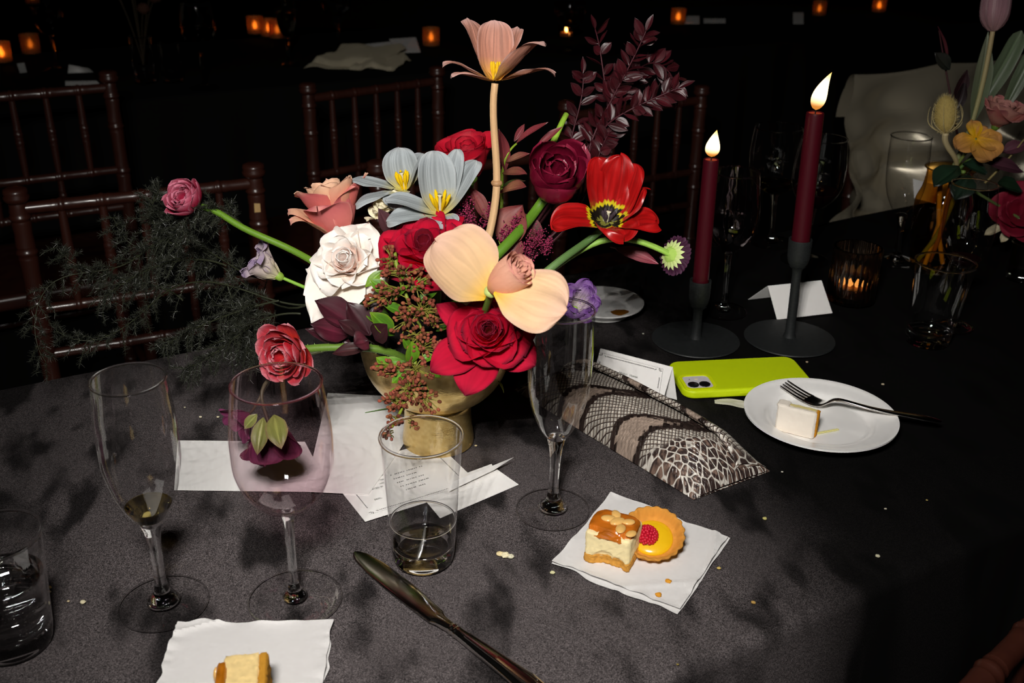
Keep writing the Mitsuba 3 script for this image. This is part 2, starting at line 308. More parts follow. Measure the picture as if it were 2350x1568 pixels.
# ---------------------------------------------------------------- chiavari chairs
def turned(a, b, r, rings=(), swell=0.0, n=16, m=40):
    """a turned bar from a to b with raised rings at the given fractions"""
    a, b = np.asarray(a, float), np.asarray(b, float); L = np.linalg.norm(b - a)
    z = set(np.linspace(0, 1, m).tolist())
    for q in rings:
        for e in (-2.2, -1.4, -0.6, 0, 0.6, 1.4, 2.2): z.add(min(1, max(0, q + e * 0.0045 / L)))
    z = np.array(sorted(z)); rr = r * (1 + swell * np.sin(np.pi * z))
    for q in rings: rr = rr + 0.26 * r * np.exp(-((z - q) * L / 0.0035) ** 2) + 0.10 * r * np.exp(-((np.abs((z - q) * L) - 0.010) / 0.0028) ** 2)
    return tube(a + (b - a) * z[:, None], rr, n)
def chair(label, left_top, right_top, seat_drop, group=None, patch=False, detail=True):
    """left_top, right_top: the two finials of the back; the seat lies on the far side from the table unless flipped"""
    key = thing('dining_chair', label, 'chair', group)
    L, Rr = np.asarray(left_top, float), np.asarray(right_top, float)
    ex = (Rr - L); ex[2] = 0; w = np.linalg.norm(ex); ex /= w; ey = np.array([-ex[1], ex[0], 0]) * seat_drop; top = L[2]
    o = lambda x, y, z: np.array([L[0], L[1], 0]) + ex * x + ey * y + np.array([0, 0, z])
    n = 16 if detail else 10
    for x in (0, w):
        H = top
        leg = turned(o(x, 0, 0.0), o(x, 0, H - 0.012), 0.0135, [0.22, 0.5, 0.56, 0.72, 0.78, 0.885, 0.955], 0.0, n)
        cap = lathe([(0, -0.016), (0.014, -0.014), (0.0185, -0.009), (0.0195, -0.004), (0.017, 0.0), (0.0185, 0.003), (0.017, 0.008), (0.011, 0.0105), (0, 0.0115)], 20, o(x, 0, H - 0.012))
        lk = part(key, 'back_post', joined([leg, cap]), 'mat_wood')
        if patch and x == w:
            dv = unit(CAM - o(x, 0, H - 0.09)); dv[2] = 0; dv = unit(dv); sx = np.cross([0, 0, 1.0], dv); c = o(x, 0, H - 0.075) + dv * 0.0134
            g = [c + sx * a + np.array([0, 0, b]) + dv * e for e in (0, 0.0012) for a, b in ((-0.005, -0.008), (0.005, -0.0075), (0.0052, 0.007), (-0.0045, 0.008))]
            part(lk, 'worn_patch', manifold3d.Manifold.hull_points(np.array(g)), 'mat_label_gold', False, label='small chipped pale patch on the post')
        part(key, 'front_leg', turned(o(x, 0.34, 0.0), o(x, 0.34, 0.44), 0.014, [0.25, 0.55, 0.8, 0.95], 0.0, n), 'mat_wood')
    fr = [(i + 1) / 6.0 for i in range(5)]
    part(key, 'top_rail', turned(o(0, 0, top - 0.036), o(w, 0, top - 0.036), 0.0095, fr, 0.0, n), 'mat_wood')
    part(key, 'middle_rail', turned(o(0, 0, top - 0.205), o(w, 0, top - 0.205), 0.0085, fr, 0.0, n), 'mat_wood')
    part(key, 'lower_rail', turned(o(0, 0, top - 0.285), o(w, 0, top - 0.285), 0.0085, fr, 0.0, n), 'mat_wood')
    for q in fr:
        part(key, 'spindle', turned(o(w * q, 0, top - 0.036), o(w * q, 0, top - 0.205), 0.0058, [0.45, 0.55], 0.35, 12 if detail else 8, 24), 'mat_wood')
    for q in fr[1:4:2]:
        part(key, 'short_spindle', turned(o(w * q, 0, top - 0.205), o(w * q, 0, top - 0.285), 0.0058, [0.5], 0.2, 8, 12), 'mat_wood')
    for x in (0, w):
        part(key, 'stretcher', turned(o(x, 0, 0.2), o(x, 0.34, 0.2), 0.009, [0.3, 0.7], 0, 10, 16), 'mat_wood')
    part(key, 'front_stretcher', turned(o(0, 0.34, 0.26), o(w, 0.34, 0.26), 0.009, [0.3, 0.7], 0, 10, 16), 'mat_wood')
    v, f = rounded_plate(w + 0.02, 0.36, 0.035, 0.03, 0.012); v = np.array([o(w / 2, 0.17, 0) + ex * q[0] + ey * q[1] + np.array([0, 0, 0.425 + q[2]]) for q in v])
    part(key, 'seat', (v, f if seat_drop > 0 else f[:, ::-1]), 'mat_wood', 40)
    return key
ZC = 0.08
chair('dark mahogany spindle-back chair behind the asparagus fern, nearest at the left', P(32, 428, ZC), P(580, 372, ZC), -1, patch=True)
c2 = P(865, 366, ZC); chair('dark mahogany chair mostly hidden behind the blue tulips, one post showing', c2, c2 + TD * 0.37, -1)
c3 = P(1612, 194, ZC); chair('dark mahogany chair behind the dark red branches, its post left of the short candle', c3 - TD * 0.37, c3, -1)
chair('dark chair standing across the aisle in front of the folded cream napkin', P(705, 188, ZC + .03), P(1003, 150, ZC + .03), 1, detail=False)
c5 = P(246, 160, ZC + .07); chair('dark chair across the aisle in the far left shadow', c5 - TD * 0.37, c5, 1, detail=False)
# a corner of another chair, close to the lens at the bottom right
c7 = P(2085, 1660, 0.035); d7 = P(2420, 1335, 0.035) - c7; d7[2] = 0
chair('brown wooden chair rail low at the bottom right corner, close to the lens', c7, c7 + unit(d7) * 0.38, -1)
# ---------------------------------------------------------------- glassware
def torus(R, r, z, n=64, m=10, origin=(0, 0, 0)):
    a, b = np.meshgrid(np.arange(n) * 2 * np.pi / n, np.arange(m) * 2 * np.pi / m, indexing='ij')
    V = np.stack([(R + r * np.cos(b)) * np.cos(a), (R + r * np.cos(b)) * np.sin(a), z + r * np.sin(b)], -1).reshape(-1, 3) + np.asarray(origin)
    i, j = np.meshgrid(np.arange(n), np.arange(m), indexing='ij')
    q = np.stack([i * m + j, ((i + 1) % n) * m + j, ((i + 1) % n) * m + (j + 1) % m, i * m + (j + 1) % m], -1).reshape(-1, 4)
    return outward(V, np.vstack([q[:, [0, 1, 2]], q[:, [0, 2, 3]]]))
def height_for(base, py_rim):
    """how tall a thing standing at base is whose top centre shows at picture row py_rim"""
    lo, hi = 0.02, 0.45
    for _ in range(40):
        m = (lo + hi) / 2
        if pix(base + [0, 0, m])[1] > py_rim: lo = m
        else: hi = m
    return lo
FLUTE = dict(bowl=[(1.0, 1.0), (0.93, 1.015), (0.8, 1.035), (0.66, 1.01), (0.56, 0.90), (0.48, 0.71), (0.43, 0.54), (0.395, 0.37), (0.385, 0.30)],
             stem=[(0.400, 0.0), (0.398, 0.20), (0.385, 0.31), (0.365, 0.285), (0.34, 0.235), (0.28, 0.19), (0.2, 0.165), (0.13, 0.17), (0.085, 0.21), (0.06, 0.275), (0.042, 0.36), (0.03, 0.46), (0.02, 0.50), (0.012, 0.3), (0.010, 0.0)], bottom=0.40)
FLUTE_B = dict(FLUTE, bowl=[(1.0, 1.0), (0.93, 1.05), (0.8, 1.12), (0.68, 1.12), (0.58, 1.0), (0.49, 0.78), (0.435, 0.57), (0.395, 0.38), (0.385, 0.30)])
WINE = dict(bowl=[(1.0, 1.0), (0.94, 1.06), (0.86, 1.12), (0.76, 1.17), (0.67, 1.165), (0.59, 1.06), (0.53, 0.88), (0.48, 0.62), (0.45, 0.36), (0.44, 0.15), (0.4385, 0.0)],
            stem=[(0.442, 0.0), (0.441, 0.14), (0.43, 0.165), (0.40, 0.14), (0.33, 0.118), (0.22, 0.105), (0.13, 0.105), (0.08, 0.13), (0.055, 0.18), (0.04, 0.25), (0.028, 0.30), (0.018, 0.29), (0.012, 0.2), (0.010, 0.0)], bottom=0.4385)
def smooth_prof(pr, n):
    pr = np.array(pr); d = np.r_[0, np.cumsum(np.linalg.norm(np.diff(pr, axis=0) * [2.5, 1], axis=1))]
    return PchipInterpolator(d, pr)(np.linspace(0, d[-1], n))
def stemware(name, label, cat, kind, foot, rim, rim_w, foot_w, pink=False, fill=None, fill_mat='mat_water', group=None, base=None, H=None, n=64):
    key = thing(name, label, cat, group)
    B = P(*foot) if base is None else np.asarray(base, float)
    if H is None: H = height_for(B, rim[1])
    B = B + [0, 0, 0.0006]
    rr, fr = rim_w / 2 * mpp(B + [0, 0, H]), foot_w / 2 * mpp(B)
    lean = np.zeros(3)
    if rim is not None:
        miss = (rim[0] - pix(B + [0, 0, H])[0]) * mpp(B + [0, 0, H]); lean = np.array([np.clip(miss, -0.012, 0.012) / H, 0, 0])
    def place(m):
        v, f = m; v = np.array(v); v = v + lean * v[:, 2:3] + B; return v, f
    pane, solid = ('mat_pane_pink', 'mat_glass_pink') if pink else ('mat_pane', 'mat_glass')
    bowl = smooth_prof(kind['bowl'], 40)
    part(key, 'bowl', place(lathe([(max(r, 0) * rr, z * H) for z, r in bowl], n)), pane)
    part(key, 'rim', place(torus(rr, 0.0010, H, n)), solid)
    part(key, 'stem', place(lathe([(r * rr, z * H) for z, r in smooth_prof(kind['stem'], 50)], 40)), 'mat_glass')
    hub = 0.40 * rr
    part(key, 'foot', place(lathe([(hub * 0.9, 0.026 * H), (hub * 1.2, 0.021 * H), (fr * 0.6, 0.014 * H), (fr * 0.85, 0.009 * H), (fr, 0.0022)], n)), 'mat_pane')
    part(key, 'foot_edge', place(torus(fr, 0.0005, 0.0014, n)), 'mat_glass_pink' if pink == 'foot' else 'mat_glass')
    if fill:
        z1 = kind['bottom'] + fill; zz = np.linspace(kind['bottom'] + 0.012, z1, 16)
        zb, rb = np.array(bowl)[::-1].T; r_in = np.interp(zz, zb, rb) * rr - 0.0012
        pr = [(0, zz[0] * H)] + [(max(r, 0.001), z * H) for r, z in zip(r_in, zz)] + [(max(r_in[-1] - 0.001, 0.001), z1 * H - 0.0003), (0, z1 * H - 0.0005)]
        part(key, 'drink', place(lathe(pr, 48)), fill_mat)
    return key, B, H, rr
def tumbler(name, label, foot, rim, rim_w, foot_w, fill=None, base_h=0.018, bubbles=0, still=False, pane='mat_pane', base=None, H=None, group=None):
    key = thing(name, label, 'glass', group)
    B = P(*foot) if base is None else np.asarray(base, float)
    if H is None: H = height_for(B, rim[1])
    B = B + [0, 0, 0.0006]
    rr, fr = rim_w / 2 * mpp(B + [0, 0, H]), foot_w / 2 * mpp(B)
    rad = lambda z: fr + (rr - fr) * (z / H)
    miss = (rim[0] - pix(B + [0, 0, H])[0]) * mpp(B + [0, 0, H]) if rim else 0; lean = np.array([np.clip(miss, -0.008, 0.008) / H, 0, 0])
    def place(m):
        v, f = m; v = np.array(v); v = v + lean * v[:, 2:3] + B; return v, f
    part(key, 'wall', place(lathe([(rad(z), z) for z in np.linspace(H, base_h * 0.9, 24)], 72)), pane)
    part(key, 'rim', place(torus(rr, 0.0013, H, 72)), 'mat_glass')
    part(key, 'thick_base', place(lathe([(0, 0.002), (fr * 0.5, 0.0012), (fr * 0.86, 0.0006), (fr * 0.95, 0.0012), (fr * 0.99, 0.004), (rad(base_h * 0.6), base_h * 0.6), (rad(base_h), base_h),
                                         (rad(base_h) - 0.0022, base_h + 0.0014), (fr * 0.86, base_h * 0.86), (fr * 0.6, base_h * 0.72), (0, base_h * 0.66)], 72)), 'mat_glass')
    if fill:
        pr = [(0, base_h * 0.72), (fr * 0.6, base_h * 0.78), (fr * 0.84, base_h * 0.92)] + [(rad(z) - 0.0022, z) for z in np.linspace(base_h + 0.003, fill, 12)] + [(rad(fill) - 0.0032, fill - 0.0006), (0, fill - 0.0009)]
        if still: part(key, 'water_surface', place(lathe([(0, fill - 0.0009), (rad(fill) - 0.004, fill - 0.0007), (rad(fill) - 0.0014, fill + 0.0006)], 72)), 'mat_pane'); part(key, 'waterline', place(torus(rad(fill) - 0.0014, 0.0009, fill, 72)), 'mat_glass')
        else: part(key, 'water', place(lathe(pr, 72)), 'mat_water')
    rg = np.random.default_rng(5)
    if bubbles:
        bs = []
        for _ in range(bubbles):
            a = rg.uniform(0, 2 * np.pi); z = rg.uniform(base_h, fill - 0.004); r = (rad(z) - 0.0034) * (1 if rg.random() < 0.75 else rg.uniform(0.2, 1))
            v, f = blob([r * math.cos(a), r * math.sin(a), z], [rg.uniform(0.0004, 0.0009)] * 3, 0, 1, 1); bs.append((v, f))
        part(key, 'bubbles', place(joined(bs)), 'mat_china', True, kind='stuff')
    return key, B, H
stemware('champagne_flute', 'champagne flute with a last sip of wine, at the left before the white paper', 'glass', FLUTE_B, (377, 1388), (294, 872), 166, 198, fill=0.07, fill_mat='mat_wine_white')
stemware('wine_glass', 'pink-tinted wine glass, empty, in the foreground with its rim over a red flower', 'glass', WINE, (678, 1378), (634, 881), 206, 211, pink=True)
tumbler('water_tumbler', 'straight water tumbler with little water in front of the gold vase', (972, 1284), (967, 1003), 190, 140, fill=0.040, still=True)
stemware('champagne_flute', 'empty champagne flute between the red rose and the snakeskin clutch', 'glass', FLUTE, (1268, 1172), (1292, 714), 148, 167)
tumbler('water_tumbler', 'glass of sparkling water cut by the left edge of the picture', (35, 1478), (-18, 1232), 210, 168, fill=0.062, bubbles=140)
tumbler('water_tumbler', 'empty tumbler at the right in front of the amber vase', (2126, 786), (2171, 603), 133, 96, group=None)
stemware('wine_glass', 'empty pink wine glass just right of the shorter red candle', 'glass', WINE, (1660, 716), (1690, 396), 106, 104, pink='foot')
stemware('wine_glass', 'white wine glass with a little wine, behind between the two red candles', 'glass', WINE, (1770, 558), (1788, 293), 108, 98, fill=0.10, fill_mat='mat_wine_white')
stemware('wine_glass', 'red wine glass in front of the satin, right of the taller candle', 'glass', WINE, (1846, 598), (1893, 318), 102, 108, fill=0.15, fill_mat='mat_wine_red')
stemware('champagne_flute', 'champagne flute standing right of the ribbed candle glass', 'glass', FLUTE, (2056, 602), (2092, 314), 90, 92)
stemware('wine_glass', 'wine glass with a dark drop left, behind the empty tumbler at the right', 'glass', WINE, (2188, 752), (2238, 424), 100, 84, fill=0.07, fill_mat='mat_wine_red')
# ---------------------------------------------------------------- candles
def flame_mesh(base, h, w, lean):
    """a leaning teardrop with its heat as vertex colour"""
    zz = np.linspace(0, 1, 22); r = w * (np.sin(np.pi * np.clip(zz, 0, 1) ** 0.72) ** 0.85 * (1 - 0.45 * zz)) + 1e-5
    path = np.array([base + lean * h * (0.15 * z + 0.85 * z * z) + np.array([0, 0, h * z]) for z in zz])
    V, F = tube(path, r, 16)
    z = np.r_[np.repeat(zz, 16), 0, 1]
    return V, F, z
def flame_color(p, n, uv):
    v = uv.y; low, hot, tip = mi.Color3f(0.75, 0.27, 0.04), mi.Color3f(3.2, 2.3, 1.09), mi.Color3f(1.9, 1.04, 0.27)
    return mix(mix(low, hot, smoothstep(0.10, 0.40, v)), tip, smoothstep(0.72, 1.0, v))
def add_flame(parent, base, h, w, lean, gain=1.0):
    V, F, z = flame_mesh(np.asarray(base, float), h, w, np.asarray(lean, float))
    key = part(parent, 'flame', (V, F), rgb_black(), True, uv=np.c_[z, z])
    tex = proc(flame_color) if gain == 1.0 else rgb(np.array([1.0, 0.50, 0.13]) * 1.3 * gain)
    scene[key]['emitter'] = {'type': 'area', 'sampling_weight': 3.0, 'radiance': tex}
    return key
def rgb_black(): return {'type': 'diffuse', 'reflectance': {'type': 'rgb', 'value': 0.0}}
def taper(label_h, label_c, base_px, cup_px, top_px, cup_w, base_w, candle_w, flame_px, flame_top_px):
    B = P(*base_px); Hc = height_for(B, cup_px[1]); Ht = height_for(B, top_px[1])
    lean = RGT * 0 + np.array([(top_px[0] - pix(B + [0, 0, Ht])[0]) * mpp(B + [0, 0, Ht]), 0, 0]) / Ht
    m = mpp(B); rb, rc, rt = base_w / 2 * m, cup_w / 2 * mpp(B + [0, 0, Hc]), candle_w / 2 * mpp(B + [0, 0, Hc])
    def place(q):
        v, f = q; v = np.array(v); return v + lean * v[:, 2:3] + B, f
    key = thing('candle_holder', label_h, 'candle holder', 'black iron candle holders')
    part(key, 'base_plate', place(lathe([(0, 0.0005), (rb * 0.98, 0.0005), (rb, 0.0018), (rb * 0.985, 0.0030), (rb * 0.9, 0.0030), (rb * 0.3, 0.0034), (0.006, 0.0045), (0, 0.0045)], 72)), 'mat_iron', 50)
    part(key, 'pole', place(lathe([(0.0085, 0.003), (0.0062, 0.010), (0.0056, 0.03), (0.0055, Hc - 0.045), (0.0062, Hc - 0.038), (0.010, Hc - 0.034), (0, Hc - 0.034)], 24)), 'mat_iron', 60)
    part(key, 'cup', place(lathe([(0, Hc - 0.036), (rc * 0.55, Hc - 0.036), (rc * 0.85, Hc - 0.030), (rc * 0.96, Hc - 0.022), (rc, Hc - 0.002), (rc * 0.985, Hc), (rc * 0.93, Hc), (rc * 0.9, Hc - 0.003), (rt * 1.02, Hc - 0.012), (0, Hc - 0.012)], 40)), 'mat_iron', 50)
    ck = thing('taper_candle', label_c, 'candle', 'burgundy taper candles')
    rt2 = rt * 0.93
    part(ck, 'wax', place(lathe([(0, Hc - 0.0115), (rt, Hc - 0.0115)] + [(rt + (rt2 - rt) * z, Hc - 0.0115 + (Ht - Hc + 0.0115) * z) for z in np.linspace(0.02, 0.985, 12)] + [(rt2 * 0.97, Ht), (rt2 * 0.86, Ht + 0.0004), (rt2 * 0.75, Ht - 0.0012), (0, Ht - 0.002)], 32)), 'mat_wax', 50)
    part(ck, 'melted_pool', place(lathe([(0, Ht - 0.0014), (rt2 * 0.8, Ht - 0.0008)], 24)), 'mat_wax_pool')
    top = B + [0, 0, Ht] + lean * Ht
    part(ck, 'wick', tube(spline([top - [0, 0, 0.002], top + [0, 0, 0.003], top + [0.001, 0, 0.006]], 8), 0.0007, 6), 'mat_dark')
    mm = mpp(top); fh = (flame_px[1] - flame_top_px[1]) * mm / math.cos(PITCH) * 0.97
    ln = (flame_top_px[0] - flame_px[0]) * mm / fh
    add_flame(ck, top + [0, 0, 0.003], fh, 20 * mm, np.array([ln, 0, 0]))
prin('mat_wax_honey', rgb([0.30, 0.13, 0.04]), 0.5, False)
prin('mat_wax_pool', rgb([0.55, 0.10, 0.05]), 0.12, True, specular=0.5)
taper('low black iron candle holder with a round plate foot, left of the pair', 'shorter burgundy taper candle burning, left of the pair', (1596, 782), (1614, 643), (1632, 366), 50, 200, 37, (1638, 358), (1645, 300))
taper('tall black iron candle holder with a round plate foot, behind the lime phone', 'taller burgundy taper candle burning in front of the wine glasses', (1811, 779), (1842, 549), (1871, 259), 54, 205, 42, (1876, 250), (1901, 170))
def ribbed(B, r, H, n_rib=30, t=0.0026):
    n = n_rib * 8; a = np.arange(n) * 2 * np.pi / n; w = 1 + 0.035 * np.abs(np.sin(n_rib / 2 * a))
    V = [[r * q * math.cos(k), r * q * math.sin(k), z] for z in np.linspace(0.004, H, 8) for k, q in zip(a, w)] + [[(r - t) * math.cos(k), (r - t) * math.sin(k), z] for z in np.linspace(H, 0.008, 8) for k in a]
    V.append([0, 0, 0.008]); V.append([0, 0, 0.004]); F = grid_faces(16, n, True); k = np.arange(n); k2 = (k + 1) % n; m = 16 * n
    return outward(np.array(V) + B, np.vstack([F, np.stack([15 * n + k, 15 * n + k2, k * 0 + m], -1), np.stack([k2, k, k * 0 + m + 1], -1)]))
def votive(label, base, r, H, lit=1.0, rib=36, pane='mat_pane_smoke', parts=True, group=None, name='votive_holder', flame=True):
    key = thing(name, label, 'votive', group)
    n = rib * 6 if rib else 32; a = np.arange(n) * 2 * np.pi / n; w = (1 + 0.022 * np.abs(np.sin(rib / 2 * a))) if rib else 1 + 0 * a
    zz = np.linspace(0.008, H, 10); V = np.array([[r * q * math.cos(t) * (0.97 + 0.03 * z / H), r * q * math.sin(t) * (0.97 + 0.03 * z / H), z] for z in zz for t, q in zip(a, w)])
    B = np.asarray(base, float) + [0, 0, 0.0006]
    part(key, 'ribbed_wall' if rib else 'wall', ribbed(B, r, H) if rib else (V + B, grid_faces(len(zz), n, True)), 'mat_glass_amber' if rib else pane, 30 if rib else True)
    if parts and not rib:
        part(key, 'rim', torus(r * 1.012, 0.0012, H, 72, 8, B), 'mat_glass')
        part(key, 'thick_base', lathe([(0, 0.0), (r * 0.95, 0.0), (r * 0.97, 0.008), (r * 0.9, 0.009), (0, 0.009)], 40, B), 'mat_glass')
    if flame:
        tk = thing('tealight', 'small candle inside the ' + label, 'candle')
        part(tk, 'wax', lathe([(0, 0.0095), (r * 0.62, 0.0095), (r * 0.63, 0.020), (r * 0.58, 0.0215), (0, 0.021)], 28, B), 'mat_wax_honey', 50)
        add_flame(tk, B + [0, 0, 0.022], 0.012 if rib else 0.028, 0.010 if rib else 0.0075, np.zeros(3), (0.45 if rib else 2.2) * lit)
    return key
scene['mat_glass_amber'] = {'type': 'dielectric', 'int_ior': 1.5, 'ext_ior': 1.0, 'specular_transmittance': rgb([0.93, 0.80, 0.70])}
vb = P(1950, 692); votive('ribbed amber-lit votive glass beside the blank tent card', vb, 52 * mpp(vb), height_for(vb, 568), 2.0)

# ---------------------------------------------------------------- paper
def sheet(corners, t=0.0005, lift=0.0, curl=0.0, n=12, seed=0):
    """a thin sheet of paper: four corner points in order; curl bows it a little"""
    c = [np.asarray(q, float) + [0, 0, lift] for q in corners]
    u, v = np.meshgrid(np.linspace(0, 1, n), np.linspace(0, 1, n), indexing='ij'); u, v = u[..., None], v[..., None]
    top = (1 - u) * (1 - v) * c[0] + u * (1 - v) * c[1] + u * v * c[2] + (1 - u) * v * c[3]
    up = unit(np.cross(c[1] - c[0], c[3] - c[0])); up = up if up[2] > 0 else -up
    top = top + up * (curl * 4 * u * (1 - u) * (meshkit.noise(np.concatenate([u * 2 + seed, v * 2, u * 0], -1), seed)[..., None]))
    V = np.vstack([(top + up * t).reshape(-1, 3), top.reshape(-1, 3)]); F = grid_faces(n, n); k = n * n
    e = np.r_[np.arange(n), np.arange(1, n) * n + n - 1, (n - 1) * n + np.arange(n - 2, -1, -1), np.arange(n - 2, 0, -1) * n]; e2 = np.roll(e, -1)
    return V, np.vstack([F, F[:, ::-1] + k, np.stack([e, e + k, e2 + k], -1), np.stack([e, e2 + k, e2], -1)])
solo('paper_sheet', 'blank white paper strip lying behind the pink wine glass', 'paper', sheet([P(400, 1127), P(408, 1013), P(700, 1016), P(760, 1131)], 0.0005, 0.0006), 'mat_paper', False)
big = [P(700, 1128), P(752, 903), P(936, 914), P(952, 1000)]
def poly_sheet(pts, z, t=0.0005):
    v = np.array([P(*q, z) for q in pts]); v2 = v + [0, 0, t]
    n = len(v); tri = [[0, i, i + 1] for i in range(1, n - 1)]
    V = np.vstack([v2, v]); F = [q for q in tri] + [[q[0] + n, q[2] + n, q[1] + n] for q in tri]
    for i in range(n):
        j = (i + 1) % n; F += [[i, i + n, j + n], [i, j + n, j]]
    return V, np.array(F)
# the menu card with its printed border, over an envelope
M0, M1 = P(838, 1198, 0.0014), P(1092, 1118, 0.0014)               # its near long edge
mex = unit(M1 - M0); mey = np.array([-mex[1], mex[0], 0]); MW, MH = 0.128, 0.19
mo = lambda x, y, z=0.0: M0 + mex * x + mey * y + np.array([0, 0, z])
solo('envelope', 'white envelope lying under the menu card, right of the tumbler', 'envelope', poly_sheet([(1190, 1113), (1130, 1071), (960, 1130), (1010, 1190)], 0.0007), 'mat_paper', False)
MENU_BACK = 0.095
mk = thing('menu_card', 'printed menu card with a dotted border under the tumbler of water', 'menu')
part(mk, 'card', sheet([mo(0, 0), mo(0.118, 0), mo(0.118, MENU_BACK), mo(0, MENU_BACK)], 0.0005), 'mat_paper', False)
def strokes(fn, rects, z):
    """flat print: small rectangles (x, y, w, h, angle) on a card's own plane"""
    ms = []
    for x, y, w, h, a in rects:
        c, s = math.cos(a), math.sin(a)
        q = [(-w / 2, -h / 2), (w / 2, -h / 2), (w / 2, h / 2), (-w / 2, h / 2)]
        ms.append((np.array([fn(x + c * i - s * j, y + s * i + c * j, z) for i, j in q]), np.array([[0, 1, 2], [0, 2, 3]])))
    return joined(ms)
def border(W, H, inset, gap=0.0017):
    r = []
    for y in (inset, H - inset):
        r.append((W / 2, y, W - 2 * inset, 0.00022, 0))
        n = int((W - 2 * inset - 0.02) / gap)
        yi = y + 0.0026 * (1 if y < H / 2 else -1)
        r += [(W / 2 + (k - (n - 1) / 2) * gap, yi, 0.0010, 0.0010, math.pi / 4) for k in range(n)]
        r += [(W / 2 + s * (n / 2 * gap + 0.0018), yi, 0.0026, 0.0007, 0.5 * s) for s in (-1, 1)]
    for x in (inset, W - inset):
        r.append((x, H / 2, 0.00022, H - 2 * inset, 0))
        n = int((H - 2 * inset - 0.02) / gap)
        xi = x + 0.0026 * (1 if x < W / 2 else -1)
        r += [(xi, H / 2 + (k - (n - 1) / 2) * gap, 0.0010, 0.0010, math.pi / 4) for k in range(n)]
    for x, sx in ((inset, 1), (W - inset, -1)):
        for y, sy in ((inset, 1), (H - inset, -1)):
            for k in range(3): r.append((x + sx * (0.0018 + 0.0012 * k), y + sy * (0.0030 - 0.0010 * k), 0.0026, 0.0006, sx * sy * (0.3 + 0.5 * k)))
    return r
part(mk, 'printed_border', strokes(mo, border(0.118, MENU_BACK * 1.9, 0.0075, 0.0017)[:0] + [b for b in border(0.118, 0.17, 0.0075) if b[1] + b[3] / 2 < MENU_BACK - 0.003], 0.00062), 'mat_ink', False)
def lettering(text, h, fn, x, y, z, center=False, depth=0.00008, bold=False):
    m = meshkit.text_mesh(text, h, depth, bold); v = np.array(m.vertices)
    if center: x = x - (v[:, 0].min() + v[:, 0].max()) / 2
    return np.array([fn(x + a, y + b, z + c) for a, b, c in v]), np.array(m.faces)
for txt, x, y, h in (('EMIL', 0.021, 0.026, 0.0022), ('RTED M', 0.026, 0.043, 0.0022), ('AND', 0.036, 0.0485, 0.0018), ('OTTER', 0.035, 0.054, 0.0018), ('ART', 0.041, 0.0605, 0.0024)):
    part(mk, 'lettering', lettering(txt, h, mo, x, y, 0.0006), 'mat_ink', False)
part(mk, 'faint_print', strokes(mo, [(0.052 + 0.0019 * k + 0.0002 * (k % 3), 0.028 + 0.0075 * l, 0.0011, 0.0013, 0.2 * ((k * 7) % 3)) for l in range(5) for k in range(12 + (l * 5) % 7) if (k * 3 + l) % 7], 0.00062), 'mat_ink', False, kind='stuff')
solo('paper_page', 'large blank white page between the pink wine glass and the gold vase', 'paper', poly_sheet([(700, 1129), (752, 903), (926, 912), (950, 985), (893, 1068), (845, 1136)], 0.0026), 'mat_paper', False)
# a folded card, seen edge on, one leaf standing open
fk = thing('folded_card', 'folded blank card standing half open right of the water tumbler', 'card')
fa, fb = P(1178, 1050, 0.012), P(1040, 1105, 0.012)
part(fk, 'upper_leaf', sheet([fb, fa, P(1135, 1078, 0.004), P(1030, 1128, 0.0045)], 0.0005), 'mat_paper', False)
part(fk, 'lower_leaf', sheet([P(1030, 1128, 0.0024), P(1135, 1078, 0.0024), P(1128, 1066, 0.0022), P(1024, 1104, 0.0022)], 0.0005), 'mat_paper', False)
# tent cards
def tent(label, f0, f1, r0, r1, b0, text=None):
    """front bottom corners, ridge ends, one back bottom corner"""
    key = thing('place_card', label, 'place card')
    b1 = b0 + (f1 - f0)
    part(key, 'front_leaf', sheet([f0, f1, r1, r0], 0.0005), 'mat_paper', False)
    part(key, 'back_leaf', sheet([b0, b1, r1, r0], 0.0004), 'mat_paper', False)
    if text:
        W = np.linalg.norm(f1 - f0); H = np.linalg.norm(r0 - f0); ex = (f1 - f0) / W; ey = (r0 - f0) / H; ey = unit(ey - ex * (ey @ ex)); nn = np.cross(ex, ey)
        nn = nn if nn @ (CAM - f0) > 0 else -nn
        fn = lambda x, y, z: f0 + ex * x + ey * y + nn * (z + 0.0009)
        part(key, 'printed_border', strokes(fn, border(W, H, 0.0048, 0.0016), 0.0001), 'mat_ink', False)
        x = W / 2 - 0.0115
        for w, h in (('M', 0.0024), ('AGGY', 0.0019), (' ', 0), ('H', 0.0024), ('ANNA', 0.0019)):
            if h == 0: x += 0.0022; continue
            m = meshkit.text_mesh(w, h, 0.00005); wd = m.vertices[:, 0].max() + 0.00035
            part(key, 'lettering', lettering(w, h, fn, x, H * 0.47, 0.0), 'mat_ink', False); x += wd
    return key
f0, f1 = P(1783, 734, 0.001), P(1910, 719, 0.001); rz = 0.034
tent('blank white tent card behind the taller candle holder', f0, f1, P(1762, 657, rz), P(1885, 644, rz), P(1717, 688, 0.001))
f1 = P(1520, 925, 0.001); rz = 0.043; r1 = P(1544, 843, rz); r0 = P(1378, 800, rz); ex = r1 - r0
tent('white name card with a printed border standing behind the snakeskin clutch', f1 - ex, f1, r0, r1, r0 - ex * 0 + (r1 - f1) * [1, 1, 0] * 0.95 - [0, 0, rz - 0.001], True)

